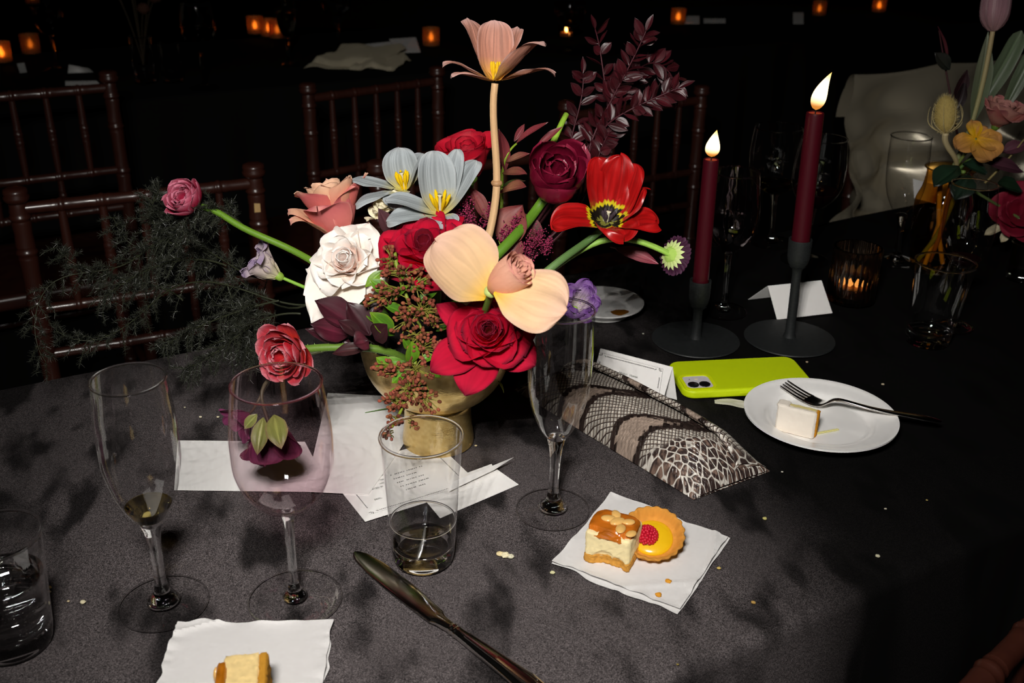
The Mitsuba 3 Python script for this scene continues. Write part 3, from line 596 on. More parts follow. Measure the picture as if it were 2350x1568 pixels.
# ---------------------------------------------------------------- phone, plate, fork, knife
def oriented(mesh, origin, ang, z=0.0, tilt=None):
    v, f = mesh; c, s = math.cos(ang), math.sin(ang)
    v = np.stack([v[:, 0] * c - v[:, 1] * s, v[:, 0] * s + v[:, 1] * c, v[:, 2]], -1)
    return v + np.asarray(origin) + [0, 0, z], f
pa = math.radians(7.5); pex, pey = np.array([math.cos(pa), math.sin(pa), 0]), np.array([-math.sin(pa), math.cos(pa), 0])
PC = P(1548, 911, 0.0) + np.array([0.0085, -0.010, 0]) + pex * 0.0765 + pey * 0.0385 + [0, 0, 0.0012]
ph = thing('phone', 'phone in a lime green case lying face down behind the plate', 'phone')
part(ph, 'case', oriented(rounded_plate(0.152, 0.077, 0.0105, 0.014, 0.0034, 10), PC, pa), 'mat_lime', 60)
cc = PC - pex * 0.0555 - pey * 0.0185 + [0, 0, 0.0102]
def ring_plate(w, t, r, hole):
    o = manifold3d.CrossSection.square((w - 2 * r, w - 2 * r), True).offset(r, manifold3d.JoinType.Round, 2, 48)
    i = manifold3d.CrossSection.square((hole - 1.4 * r, hole - 1.4 * r), True).offset(r * 0.7, manifold3d.JoinType.Round, 2, 48)
    return asvf((o - i).extrude(t))
part(ph, 'camera_surround', oriented(ring_plate(0.037, 0.0016, 0.0085, 0.030), cc, pa), 'mat_lime_trim', 40)
cp = part(ph, 'camera_plate', oriented(rounded_plate(0.030, 0.030, 0.0008, 0.006, 0.0003), cc, pa), 'mat_lilac', 40)
for dx, dy in ((-0.0068, -0.0062), (0.0062, -0.0068 + 0.0006)):
    part(cp, 'lens', oriented(lathe([(0.0062, 0.0008), (0.0062, 0.0018), (0.0055, 0.0021), (0.0050, 0.0018), (0, 0.0018)], 32), cc + pex * dx + pey * dy, pa), 'mat_black_gloss', 40)
part(cp, 'flash_window', oriented(lathe([(0.0022, 0.0008), (0.0021, 0.0011), (0, 0.0012)], 20), cc + pex * 0.0005 + pey * 0.0075, pa), 'mat_wax_pale', 40)
part(cp, 'microphone_hole', oriented(lathe([(0.0007, 0.0008), (0.0006, 0.001), (0, 0.001)], 12), cc - pex * 0.0075 + pey * 0.0075, pa), 'mat_black_gloss', 40)
part(ph, 'side_button', oriented(rounded_plate(0.016, 0.0022, 0.003, 0.001, 0.0008), PC - pey * 0.0387 - pex * 0.005, pa, 0.0042), 'mat_lime', 40)

def plate(label, C, R, name='plate', tilt=None):
    pr = [(0, 0.004), (R * 0.52, 0.004), (R * 0.56, 0.001), (R * 0.60, 0.0012), (R * 0.66, 0.0058), (R * 0.8, 0.0108), (R * 0.97, 0.0160), (R, 0.0172), (R * 0.994, 0.0186), (R * 0.975, 0.0186),
          (R * 0.90, 0.0166), (R * 0.78, 0.0142), (R * 0.70, 0.0118), (R * 0.655, 0.0085), (R * 0.62, 0.0070), (R * 0.5, 0.0066), (0, 0.0066)]
    return solo(name, label, 'plate', lathe(smooth_prof(pr, 70), 96, C), 'mat_china', 35)
PL = P(1881, 958, 0.013); PL[2] = TZ + 0.0008; PR = 174 * mpp(P(1881, 955, 0.015))
plate('small white dessert plate with a fork and a cake morsel, right of the phone', PL, PR)
c2p = P(1385, 706, 0.01); c2p[2] = TZ + 0.0006
plate('white plate with a brown sauce smear half hidden behind the purple flower', c2p, 92 * mpp(c2p))
solo('sauce_smear', 'brown sauce smear on the plate behind the purple flower', 'sauce', blob(c2p + [0.022, -0.012, 0.0078], [0.012, 0.009, 0.0008], 0.3, 2, 3, 4), 'mat_glaze', True, color=np.tile(lin('#7a4a12'), (642, 1)))
def loft(path, wid, thk, n=16, power=0.8, up=(0, 0, 1)):
    """a bar along a path with the given widths and thicknesses"""
    p = np.asarray(path, float); t = np.gradient(p, axis=0); t /= np.linalg.norm(t, axis=1, keepdims=True)
    V = []
    for k in range(len(p)):
        s = unit(np.cross(t[k], up)); q = np.cross(s, t[k]); a = np.arange(n) * 2 * np.pi / n
        c, sn = np.cos(a), np.sin(a); c, sn = np.sign(c) * np.abs(c) ** power, np.sign(sn) * np.abs(sn) ** power
        V.append(p[k] + wid[k] / 2 * c[:, None] * s + thk[k] / 2 * sn[:, None] * q)
    V = np.vstack(V); F = grid_faces(len(p), n, True); m = len(p); k = np.arange(n); k2 = (k + 1) % n; n0 = len(V); V = np.vstack([V, p[:1], p[-1:]])
    return outward(V, np.vstack([F, np.stack([k2, k, k * 0 + n0], -1), np.stack([(m - 1) * n + k, (m - 1) * n + k2, k * 0 + n0 + 1], -1)]))
fkk = thing('fork', 'steel dessert fork lying across the white plate', 'fork')
fp = [P(1799, 880, 0.020), P(1832, 902, 0.0145), P(1868, 921, 0.0125), P(1893, 926, 0.016), P(1913, 919, 0.0225), P(1945, 923, 0.0245), P(2000, 938, 0.0225), P(2080, 953, 0.0205), P(2160, 968, 0.016)]
fpath = spline(fp, 80); fd = np.r_[0, np.cumsum(np.linalg.norm(np.diff(fpath, axis=0), axis=1))]; fd /= fd[-1]
hw = np.interp(fd, [0, 0.2, 0.25, 0.30, 0.34, 0.38, 0.45, 0.6, 0.8, 0.9, 0.97, 1], [0.021, 0.021, 0.0215, 0.018, 0.009, 0.0058, 0.0052, 0.0062, 0.010, 0.0125, 0.010, 0.003])
ht = np.interp(fd, [0, 0.3, 0.38, 0.6, 1], [0.0018, 0.0024, 0.0036, 0.0032, 0.0024]); kk = fd > 0.17
part(fkk, 'handle', loft(fpath[kk], hw[kk], ht[kk]), 'mat_steel', 50)
tt = fpath[fd <= 0.19]; tg = np.gradient(tt, axis=0); side = np.array([unit(np.cross(g, [0, 0, 1])) for g in tg])
for q in (-1.5, -0.5, 0.5, 1.5):
    w = np.interp(np.linspace(0, 1, len(tt)), [0, 0.15, 1], [0.0014, 0.0028, 0.0034]); part(fkk, 'tine', loft(tt + side * q * 0.0056, w, w * 0 + 0.0017, 10), 'mat_steel', 50)
kn = thing('table_knife', 'steel table knife lying in front of the water tumbler', 'knife')
ka, kh, ke = P(822, 1264, 0.004), P(1003, 1418, 0.005), P(1245, 1592, 0.006)
bp = ka + (kh - ka) * np.linspace(0, 1, 40)[:, None]; bt = np.linspace(0, 1, 40)
bsd = unit(np.cross(kh - ka, [0, 0, 1])); bp = bp + bsd * (0.0035 * (1 - bt) ** 2)[:, None]
bw = np.interp(bt, [0, 0.02, 0.08, 0.25, 0.5, 0.75, 0.95, 1], [0.003, 0.0075, 0.0125, 0.0175, 0.0195, 0.0185, 0.0165, 0.0155])
part(kn, 'blade', loft(bp, bw, np.interp(bt, [0, 1], [0.0012, 0.0032]), 24, 1.0, unit(np.array([0.0, -0.10, 1.0]))), 'mat_steel', 50)
hd = kh + (ke - kh) * np.linspace(0, 1, 120)[:, None]; ha = np.linspace(0, 1, 120)
w = np.interp(ha, [0, 0.04, 0.14, 0.2, 0.3, 0.6, 0.85, 0.97, 1], [0.0150, 0.0118, 0.0092, 0.0092, 0.0105, 0.0150, 0.0190, 0.016, 0.004])
rg_ = sum(0.0012 * np.exp(-((ha - q) / 0.006) ** 2) for q in (0.165, 0.205)); fl = np.where(ha > 0.3, 0.0004 * np.sin(ha * 140), 0)
part(kn, 'handle', loft(hd, w + rg_, np.interp(ha, [0, 0.15, 0.6, 1], [0.006, 0.0078, 0.0085, 0.005]) + rg_, 28, 0.9), 'mat_steel', 50)
for s in (-1, 1):
    m = (ha > 0.3) & (ha < 0.93); part(kn, 'handle_ridge', tube(hd[m] + bsd * (s * 0.22 * w[m])[:, None] + [0, 0, 0.0041], 0.0007, 8), 'mat_steel', True)
# ---------------------------------------------------------------- petals
CAP = {'rose': .70, 'round': .62, 'tulip': .58}                       # from here on the outline closes in an ellipse
PROF = {'rose': ([0, .12, .35, .58, .72, 1], [.30, .50, .84, .98, 1, 1]), 'point': ([0, .15, .4, .62, .8, .92, 1], [.30, .55, .92, 1, .72, .34, .03]),
        'tulip': ([0, .1, .3, .5, .62, 1], [.30, .52, .90, .99, 1, 1]), 'leaf': ([0, .12, .35, .55, .8, .93, 1], [.06, .45, .95, 1, .58, .22, .01]),
        'round': ([0, .1, .3, .5, .64, 1], [.22, .42, .82, .97, 1, 1]), 'strap': ([0, .2, .5, .8, .95, 1], [.5, .8, 1, .95, .6, .1])}
def petal(L, W, th, rho0=0.0, kinv=(1.0, 1.0), prof='rose', ruffle=0.0, edge=0.0, tip=0.0, crease=0.0, seed=0, m=14, n=11, freq=5.0, notch=0.0):
    """one petal in its flower's frame (z the axis, at azimuth 0). th: angles of its midrib from the axis, from base to tip;
    kinv: radius of its cupping (negative bends it back), base and tip; returns vertices, faces, (u, v)"""
    v = 1 - (1 - np.linspace(0, 1, m)) ** (1.55 if prof in CAP else 1.0); u = np.linspace(-1, 1, n)
    a = np.radians(PchipInterpolator(np.linspace(0, 1, len(th)), th)(v)) if len(th) > 2 else np.radians(np.interp(v, [0, 1], th))
    ds = L * np.diff(v); am = (a[1:] + a[:-1]) / 2
    rho = rho0 + np.r_[0, np.cumsum(np.sin(am) * ds)]; h = np.r_[0, np.cumsum(np.cos(am) * ds)]
    w = PchipInterpolator(*PROF[prof])(v) * W / 2
    if prof in CAP: w = w * np.sqrt(np.clip(1 - np.clip((v - CAP[prof]) / (1 - CAP[prof]), 0, 1) ** 2.3, 0.0004, 1))
    k = 1 / np.interp(v, [0, 1], kinv) if kinv[0] * kinv[1] > 0 else np.interp(v, [0, 1], [1 / kinv[0], 1 / kinv[1]])
    U, Vv = np.meshgrid(u, v); s = U * w[:, None]; K = k[:, None]
    N = np.stack([np.cos(a), 0 * a, -np.sin(a)], -1)[:, None]; T = np.stack([np.sin(a), 0 * a, np.cos(a)], -1)[:, None]
    off = (np.cos(K * s) - 1) / K; lat = np.sin(K * s) / K
    nz = meshkit.noise(np.stack([U * freq * 0.5 + seed * 3.1, Vv * freq * 0.6, U * 0 + seed], -1), seed) - 0.5
    off = off + edge * np.abs(U) ** 3 * Vv + tip * np.clip((Vv - 0.75) / 0.25, 0, 1) ** 2 + ruffle * nz * 2.2 * (0.25 + Vv * np.abs(U) ** 1.2) - crease * np.exp(-(U / 0.16) ** 2) * (1 - Vv ** 3)
    along = ruffle * 0.5 * (meshkit.noise(np.stack([U * freq + seed, U * 0, U * 0 + seed], -1), seed + 5) - 0.5) * Vv ** 4 - notch * np.exp(-(U / 0.25) ** 2) * Vv ** 6
    pts = np.stack([rho, 0 * rho, h], -1)[:, None] + N * off[..., None] + T * along[..., None] + np.array([0, 1.0, 0]) * lat[..., None]
    return pts.reshape(-1, 3), grid_faces(m, n), np.stack([U.ravel(), Vv.ravel()], -1)
class Flower:
    def __init__(self, name, label, cat, centre, axis, group=None, ref=None, mat='mat_petal'):
        self.key = thing(name, label, cat, group); self.c = np.asarray(centre, float); self.R = frame(axis, ref); self.mat = mat; self.seed = sum(map(ord, label)) % 997
    def w(self, v): return np.asarray(v) @ self.R.T + self.c
    def petal(self, phi, col, tilt=(0, 0), shift=(0, 0, 0), name='petal', mat=None, m=None, label=None, **k):
        self.seed += 1; k.setdefault('seed', self.seed)
        if m: k['m'] = m
        v, f, uv = petal(**k); v = v @ rot_z(math.radians(phi)).T + np.asarray(shift)
        return part(self.key, name, (self.w(v), f), mat or self.mat, True, color=pal(**col) if isinstance(col, dict) else None, label=label, uv=uv)
    def add(self, name, mesh, mat, col, **k):
        v, f = mesh; v = self.w(v); return part(self.key, name, (v, f), mat, True, color=np.tile(lin(col), (len(v), 1)), **k)
def stem(key, pts, r0, r1, col0, col1, sides=10, name='stem', n=30, mat='mat_stem', hairs=0):
    p = spline(pts, n); V, F = tube(p, np.linspace(r0, r1, n), sides)
    t = np.r_[np.repeat(np.linspace(0, 1, n), sides), 0, 1][:, None]
    k = part(key, name, (V, F), mat, True, color=pal(col0, (lin(col0) * .6 + lin(col1) * .4), col1, streak=.18), uv=np.c_[np.r_[np.tile(np.linspace(-1, 1, sides), n), 0, 0], t[:, 0]])
    if hairs:
        rg = np.random.default_rng(4); ms = []
        for _ in range(hairs):
            i = rg.integers(1, n - 1); d = unit(rg.normal(size=3)); tq = unit(p[i + 1] - p[i]); d = unit(d - (d @ tq) * tq); a = p[i] + d * r0 * 0.9; b = a + d * 0.0016; s = tq * 0.00016
            ms.append((np.array([a - s, a + s, b]), np.array([[0, 1, 2]])))
        v, f = joined(ms); part(k, 'hairs', (v, f), 'mat_leaf', False, color=np.tile(lin('#8fae5c'), (len(v), 1)), kind='stuff')
    return k
VB = P(1006, 1012, 0.0); VB[2] = TZ                                  # foot of the vase
VR = VB + [0, 0, 0.122]                                              # its mouth
def to_vase(dx=0, dy=0, dz=-0.02): return VR + np.array([dx, dy, dz])

def rose(name, label, centre, axis, S, cols, n=24, open_=1.0, seed=1, mat='mat_petal', group=None, tight=0.34, ruffle=0.05, point_from=2.0, edge=0.03, wide=1.0, stem_to=None, roll=0, tallness=1.0):
    f = Flower(name, label, 'rose', centre, axis, group, None, mat); rg = np.random.default_rng(seed)
    f.add('calyx', blob([0, 0, 0.0], [S * 0.16, S * 0.16, S * 0.18], 0.1, 3, 2, seed), 'mat_stem', '#5d7a2c')
    for i in range(n):
        t = i / (n - 1); phi = roll + i * 137.5 + rg.uniform(-12, 12); o = np.clip((t - tight) / (1 - tight), 0, 1) ** 0.85 * open_
        L = S * (0.80 + 0.32 * t) * rg.uniform(0.95, 1.05) * tallness; W = S * (0.50 + 0.95 * t ** 0.8) * rg.uniform(0.93, 1.08) * wide
        th = [22 + 45 * o, 14 + 50 * o, 3 + 66 * o, -12 + 102 * o + 8 * rg.uniform(-1, 1)]
        f.petal(phi, dict(cols(t)), L=L, W=W, th=th, rho0=S * (0.015 + 0.05 * t), kinv=(S * (0.10 + 0.34 * t), S * (0.115 + 0.62 * t ** 1.3)), prof='point' if t > point_from else 'rose',
                ruffle=S * ruffle * (0.3 + t), edge=S * edge * t, tip=S * 0.10 * o, m=13, n=11)
    if stem_to is not None: stem(f.key, [f.c, f.c * 0.5 + np.asarray(stem_to) * 0.5 - [0, 0, 0.01], stem_to], 0.003, 0.0028, '#56752c', '#3f5a20')
    return f

# ---------------------------------------------------------------- the vase
vk = thing('footed_vase', 'gold footed bowl vase holding the flower arrangement', 'vase')
part(vk, 'bowl', lathe(smooth_prof([(0, 0.048), (0.018, 0.047), (0.030, 0.049), (0.046, 0.056), (0.062, 0.072), (0.071, 0.092), (0.074, 0.112), (0.0735, 0.122), (0.0715, 0.122), (0.070, 0.110), (0.060, 0.078), (0.03, 0.056), (0, 0.054)], 60), 72, VB), 'mat_gold', 60)
part(vk, 'foot', lathe(smooth_prof([(0, 0.0008), (0.0355, 0.0008), (0.0365, 0.003), (0.0345, 0.020), (0.0335, 0.036), (0.034, 0.045), (0.030, 0.0490), (0, 0.0492)], 40), 64, VB), 'mat_gold', 60)
solo('moss_mound', 'added dark filler in the mouth of the gold vase under the flowers', 'filler', blob(VB + [0, 0, 0.112], [0.067, 0.067, 0.030], 0.25, 6, 3, 3), 'mat_dark', True, kind='stuff')  # added dark body, stands in for the black shade inside the bowl

YOFF = -0.055
RED = lambda t: dict(base='#7c0a20', mid='#a60a28' if t > .3 else '#6a0a1c', tip='#b50d2e' if t > .25 else '#77101f', edge='#5e0f22', e=0.16, streak=0.08)
# big red rose in front
s = mpp(Q(1128, 765, 0.80))
f = rose('red_rose', 'large open red rose at the front, above the gold bowl', Q(1126, 776, 0.832), A(-0.06, 0.26, 0.95), 98 * s, RED, 27, 0.78, 3, 'mat_petal_velvet', tight=0.42, edge=0.08, ruffle=0.03, wide=1.42, stem_to=to_vase(0.02, -0.01))
for phi, L, W, th, sh in ((215, 175, 105, (70, 62, 66, 88), 0), (250, 165, 120, (72, 66, 72, 96), -0.004), (150, 150, 70, (74, 66, 70, 80), 0), (-35, 130, 110, (80, 74, 78, 95), 0), (10, 120, 110, (76, 70, 66, 80), 0)):
    f.petal(phi, dict(base='#5c0818', mid='#a00a28', tip='#a50d2e', edge='#500d20', e=0.2, streak=0.1), L=L * s, W=W * s, th=th, rho0=5 * s, kinv=(70 * s, 90 * s), prof='point', crease=6 * s, edge=10 * s, ruffle=4 * s, m=18, n=13)
# velvet red rose behind the cream petal
s = mpp(Q(985, 560, 0.92))
rose('red_rose', 'dark red velvet rose facing up under the grey-blue tulip', Q(988, 600, 0.925), A(-0.12, 0.52, 0.82), 106 * s, RED, 26, 1.05, 11, 'mat_petal_velvet', tight=0.2, edge=0.06, stem_to=to_vase(-0.01, 0.01))
s = mpp(Q(1080, 385, 1.03))
rose('red_rose', 'smooth red rose at the back, left of the tall tulip stem', Q(1083, 408, 1.04), A(-0.12, 0.7, 0.5), 82 * s, lambda t: dict(base='#8c0a1c', mid='#b30d24', tip='#b8142c', edge='#8a0f20', e=0.2), 16, 0.55, 5, 'mat_petal', tight=0.3, edge=0.04, wide=1.25, tallness=1.25, stem_to=to_vase(0.0, 0.03))
# white rose
s = mpp(Q(800, 600, 0.92))
WH = lambda t: dict(base='#ecd2c6' if t < .6 else '#dcd2aa', mid='#e6d0c4' if t < .6 else '#e6dcd2', tip='#eadcd4' if t < .5 else '#e8e1da', edge='#eae4de', e=0.3)
f = rose('white_rose', 'creamy white open rose at the left of the arrangement', Q(812, 612, 0.945), A(-0.22, 0.25, 0.92), 84 * s, WH, 23, 1.0, 7, 'mat_petal', tight=0.32, ruffle=0.05, edge=0.09, wide=1.24, stem_to=to_vase(-0.04, 0.0))
for phi, L, W, th in ((210, 130, 100, (78, 82, 80, 88)), (238, 165, 105, (74, 74, 78, 92)), (262, 118, 110, (70, 74, 80, 98)), (180, 112, 95, (78, 82, 82, 90)), (130, 105, 100, (76, 78, 80, 95)), (70, 108, 110, (74, 78, 80, 92)), (20, 100, 100, (78, 82, 88, 100)), (-40, 95, 110, (80, 90, 100, 112))):
    f.petal(phi, dict(base='#d3c69a', mid='#e8ded2', tip='#ece4dc', edge='#efe8e0', e=0.2), L=L * s, W=W * s, th=th, rho0=6 * s, kinv=(90 * s, 120 * s), prof='point', ruffle=9 * s, edge=8 * s, tip=6 * s, m=16, n=12)
# peach rose, side view
s = mpp(Q(760, 480, 0.96))
PE = lambda t: dict(base='#c0605a' if t > .6 else '#d58a63', mid='#c4685a' if t > .80 else '#d99c78', tip='#b8585e' if t > .86 else '#dcae8e', edge='#dcb498', e=0.16)
f = rose('peach_rose', 'peach rose seen from the side at the upper left', Q(782, 542, 0.975), A(-0.22, 0.92, 0.25), 66 * s, PE, 22, 0.42, 9, 'mat_petal', tight=0.25, ruffle=0.05, edge=0.09, wide=1.35, tallness=2.15, point_from=0.6, stem_to=to_vase(-0.03, 0.02))
for phi, L, W, th, c in ((196, 125, 95, (70, 46, 40, 88), 0), (261, 130, 140, (70, 34, 30, 66), 1), (-30, 135, 110, (62, 28, 10, 30), 1), (170, 140, 90, (60, 40, 40, 78), 0)):
    f.petal(phi, dict(base='#c0685c', mid='#c9706a' if c else '#dd9f7c', tip='#bf5e66' if c else '#e0ae90', edge='#d78f86', e=0.16), L=L * s, W=W * s, th=th, rho0=8 * s, kinv=(45 * s, 70 * s), prof='point', edge=14 * s, ruffle=5 * s, tip=8 * s, m=16, n=12)
# the rose with two petals turned right back
s = mpp(Q(1185, 620, 0.80))
BU = lambda t: dict(base='#cf8f48', mid='#c98a6e', tip='#cd9a84', edge='#bf7a72', e=0.12)
def bud(name, label, centre, axis, S, cols, n, seed, stem_to):
    f = Flower(name, label, 'rose', centre, axis); rg = np.random.default_rng(seed)
    f.add('calyx', blob([0, 0, -S * .1], [S * .3, S * .3, S * .25], .1, 3, 2, 2), 'mat_stem', '#a9b86a')
    for i in range(n):
        t = i / (n - 1.0); th = (82, 20 + 6 * t, 2 + 4 * t, -10 + 2 * t + (16 if i == n - 2 else 0))
        f.petal(100 + i * 137.5 + rg.uniform(-10, 10), cols(t), L=S * (2.25 + .28 * t) * (1.06 if i == n - 2 else 1), W=S * (.5 + 1.75 * t), th=(16 + 66 * t ** .6, 6 + 20 * t, 2 + 4 * t, -7 - 2 * t + (20 if i == n - 2 else 0)), rho0=S * .03, kinv=(S * (.10 + .68 * t), S * (.07 + .60 * t)), prof='rose', ruffle=S * .03, edge=S * .03 * t, tip=S * .10 * max(0, t - .5), m=16, n=15)
    stem(f.key, [f.c, f.c * 0.5 + np.asarray(stem_to) * 0.5 - [0, 0, 0.01], stem_to], 0.003, 0.0028, '#56752c', '#3f5a20'); return f
f = bud('peach_rose', 'peach bud rose with two large cream petals spread wide, at the centre', Q(1128, 668, 0.795), A(0.62, 0.46, 0.60), 50 * s, BU, 19, 15, to_vase(0.025, 0.0))
CR = dict(base='#d9a81a', mid='#c9a87c', tip='#c4a186', edge='#c29e8a', e=0.4, pw=0.82, streak=0.08)
def wide_petal(c, axis, up, L, W, th, kinv, **k):
    f.petal(0, CR, L=L, W=W, th=th, rho0=0, kinv=kinv, m=24, n=19, **k)
def spread(f, base, direction, normal, L, W, th, kinv, col, **k):
    """a petal from base that runs along direction and faces normal"""
    d = unit(direction); nn = unit(np.asarray(normal) - (np.asarray(normal) @ d) * d); y = np.cross(nn, d)
    v, fc, uv = petal(L=L, W=W, th=th, rho0=0, kinv=kinv, **k)
    V = np.asarray(base) + v[:, 0:1] * d + v[:, 1:2] * y + v[:, 2:3] * nn
    f.seed += 1
    return part(f.key, 'petal', (V, fc), f.mat, True, color=pal(**col), uv=uv)
b0 = Q(1122, 676, 0.812)
spread(f, b0, A(-0.66, 0.60, 0.10), A(0.30, 0.25, 0.92), 180 * s, 205 * s, (88, 76, 84, 112), (150 * s, 120 * s), CR, prof='round', ruffle=12 * s, notch=10 * s, edge=10 * s, m=24, n=19, seed=4)
spread(f, Q(1140, 662, 0.782), A(0.90, -0.28, 0.34), A(-0.05, 0.50, 0.86), 172 * s, 165 * s, (86, 88, 92, 110), (200 * s, -300 * s), CR, prof='round', ruffle=12 * s, edge=6 * s, m=24, n=19, seed=8)
# ---------------------------------------------------------------- tulips
def stamens(f, s, n, h, col, pistil, spreadr=10):
    for k in range(n):
        a = 2 * np.pi * k / n; p0, p1 = np.array([4 * s * math.cos(a), 4 * s * math.sin(a), 2 * s]), np.array([spreadr * s * math.cos(a), spreadr * s * math.sin(a), h * s])
        f.add('stamen', tube(spline([p0, p0 * .5 + p1 * .5, p1], 8), np.interp(np.linspace(0, 1, 8), [0, .35, .5, .9, 1], [1.5 * s, 1.8 * s, 4.6 * s, 4.0 * s, 1.2 * s]), 7), 'mat_matt', col)
    f.add('pistil', tube(np.array([[0, 0, 0], [0, 0, h * .5 * s], [0, 0, h * .85 * s], [0, 0, h * .95 * s]]), [3.5 * s, 4 * s, 3.5 * s, 6 * s], 8), 'mat_matt', pistil)
s = mpp(Q(1140, 120, 0.95))
f = Flower('tulip', 'tall dusty pink tulip wide open above all the other flowers', 'tulip', Q(1136, 186, 0.95), A(0.03, 0.97, 0.28))
TP = dict(base='#b9892c', mid='#a06c58', tip='#a67668', edge='#c6a098', streak=0.30, e=0.22)
for phi, L, W, th, kw in ((178, 128, 66, (85, 64, 62, 84), {}), (-150, 112, 54, (95, 74, 76, 92), {}), (4, 142, 86, (88, 74, 72, 90), {}), (142, 165, 84, (46, 28, 22, 34), {}), (96, 142, 100, (34, 10, 6, 14), {}), (48, 142, 96, (40, 24, 20, 34), {}), (-22, 150, 100, (64, 46, 40, 66), {})):
    f.petal(phi, TP, L=L * s, W=W * s, th=th, rho0=3 * s, kinv=(42 * s, 62 * s), prof='tulip', edge=9 * s, ruffle=5 * s, tip=8 * s, crease=3 * s, m=18, n=13, freq=7)
stamens(f, s, 6, 44, '#d8ac1c', '#b9a05e')
tp = [f.c - [0, 0, 0.002], Q(1134, 300, 0.95), Q(1140, 420, 0.95), Q(1122, 540, 0.945), to_vase(0.012, 0.0)]
sk = stem(f.key, tp, 0.0031, 0.0042, '#c09a70', '#d2ae84', 14)
part(sk, 'node', blob(Q(1140, 420, 0.95), [0.0052, 0.0052, 0.0034], 0.1, 3, 2), 'mat_stem', True, color=np.tile(lin('#a8805a'), (162, 1)))
BL = dict(base='#b3a43e', mid='#8f9596', tip='#939a9e', edge='#a5a9aa', streak=0.24, e=0.18)
s = mpp(Q(1010, 440, 0.93))
f = Flower('tulip', 'open grey-blue tulip with yellow stamens, nearer of the two', 'tulip', Q(1010, 490, 0.945), A(0.03, 0.78, 0.60))
for phi, L, W, th, pr in ((110, 146, 104, (38, 18, 12, 22), 'tulip'), (62, 154, 62, (50, 30, 22, 18), 'tulip'), (30, 150, 80, (54, 38, 30, 34), 'tulip'), (182, 132, 66, (70, 66, 72, 92), 'tulip'), (200, 128, 66, (84, 84, 88, 94), 'tulip'), (290, 52, 74, (85, 92, 104, 122), 'round')):
    f.petal(phi, BL, L=L * s, W=W * s, th=th, rho0=3 * s, kinv=(46 * s, 70 * s), prof=pr, edge=8 * s, ruffle=5 * s, tip=6 * s, crease=3 * s, m=18, n=13)
stamens(f, s, 6, 52, '#e0b80e', '#c9c2a6', 24); stem(f.key, [f.c, f.c * .5 + to_vase() * .5, to_vase()], 0.0032, 0.0034, '#6d8a4a', '#58753a')
s = mpp(Q(925, 400, 0.97))
f = Flower('tulip', 'open grey-blue tulip at the back with its left petals stretched out', 'tulip', Q(928, 436, 0.975), A(-0.12, 0.86, 0.45))
for phi, L, W, th in ((90, 96, 96, (36, 14, 6, 8)), (172, 128, 50, (80, 68, 70, 86)), (205, 118, 52, (92, 84, 88, 92)), (20, 92, 84, (60, 30, 22, 20)), (250, 70, 66, (90, 92, 100, 112))):
    f.petal(phi, BL, L=L * s, W=W * s, th=th, rho0=3 * s, kinv=(42 * s, 60 * s), prof='tulip', edge=8 * s, ruffle=6 * s, tip=8 * s, crease=3 * s, m=16, n=12)
stamens(f, s, 7, 44, '#e0b80e', '#c9c2a6', 15); stem(f.key, [f.c, f.c * .5 + to_vase() * .5, to_vase()], 0.003, 0.003, '#6d8a4a', '#58753a')
# red parrot-dark tulip
s = mpp(Q(1395, 470, 0.95))
def red_tulip_col(p, n, uv):
    c = mi.Color3f(*lin('#930d0e').tolist()) * (0.75 + 0.55 * noise(uv.x * 14, uv.y * 2.2)); q = uv.y + 0.05 * dr.abs(uv.x) + 0.05 * (noise(uv.x * 20, 1.0) - 0.5)
    c = mix(mi.Color3f(*lin('#b8a814').tolist()), c, smoothstep(0.30, 0.34, q)); c = mix(mi.Color3f(*lin('#191510').tolist()), c, smoothstep(0.245, 0.27, q))
    return mix(mi.Color3f(*lin('#6b6a2c').tolist()), c, smoothstep(0.10, 0.13, q))
prin('mat_petal_scarlet', proc(red_tulip_col), 0.34, True, specular=0.45)
f = Flower('tulip', 'scarlet tulip wide open with a black and yellow heart, at the right', 'tulip', Q(1392, 512, 0.95), A(0.10, 0.72, 0.66), mat='mat_petal_scarlet')
for phi, L, W, th in ((118, 152, 112, (52, 26, 14, 26)), (80, 158, 96, (46, 22, 10, 4)), (48, 150, 104, (54, 28, 16, 26)), (14, 118, 72, (62, 40, 28, 20)), (198, 134, 110, (82, 78, 80, 96)), (-24, 118, 100, (84, 66, 56, 50)), (-70, 92, 118, (84, 66, 60, 76))):
    f.petal(phi, red_tulip_col, L=L * s, W=W * s, th=th, rho0=4 * s, kinv=(52 * s, 66 * s), prof='tulip', edge=12 * s, ruffle=9 * s, tip=8 * s, crease=5 * s, m=30, n=21)
stamens(f, s, 6, 34, '#3a3138', '#c9c5a8', 15)
stem(f.key, [f.c - 0.003 * f.R[:, 2], Q(1350, 552, 0.955), Q(1290, 595, 0.93), Q(1235, 640, 0.92), to_vase(0.03, 0)], 0.0032, 0.0044, '#43612f', '#7fa265', 12)
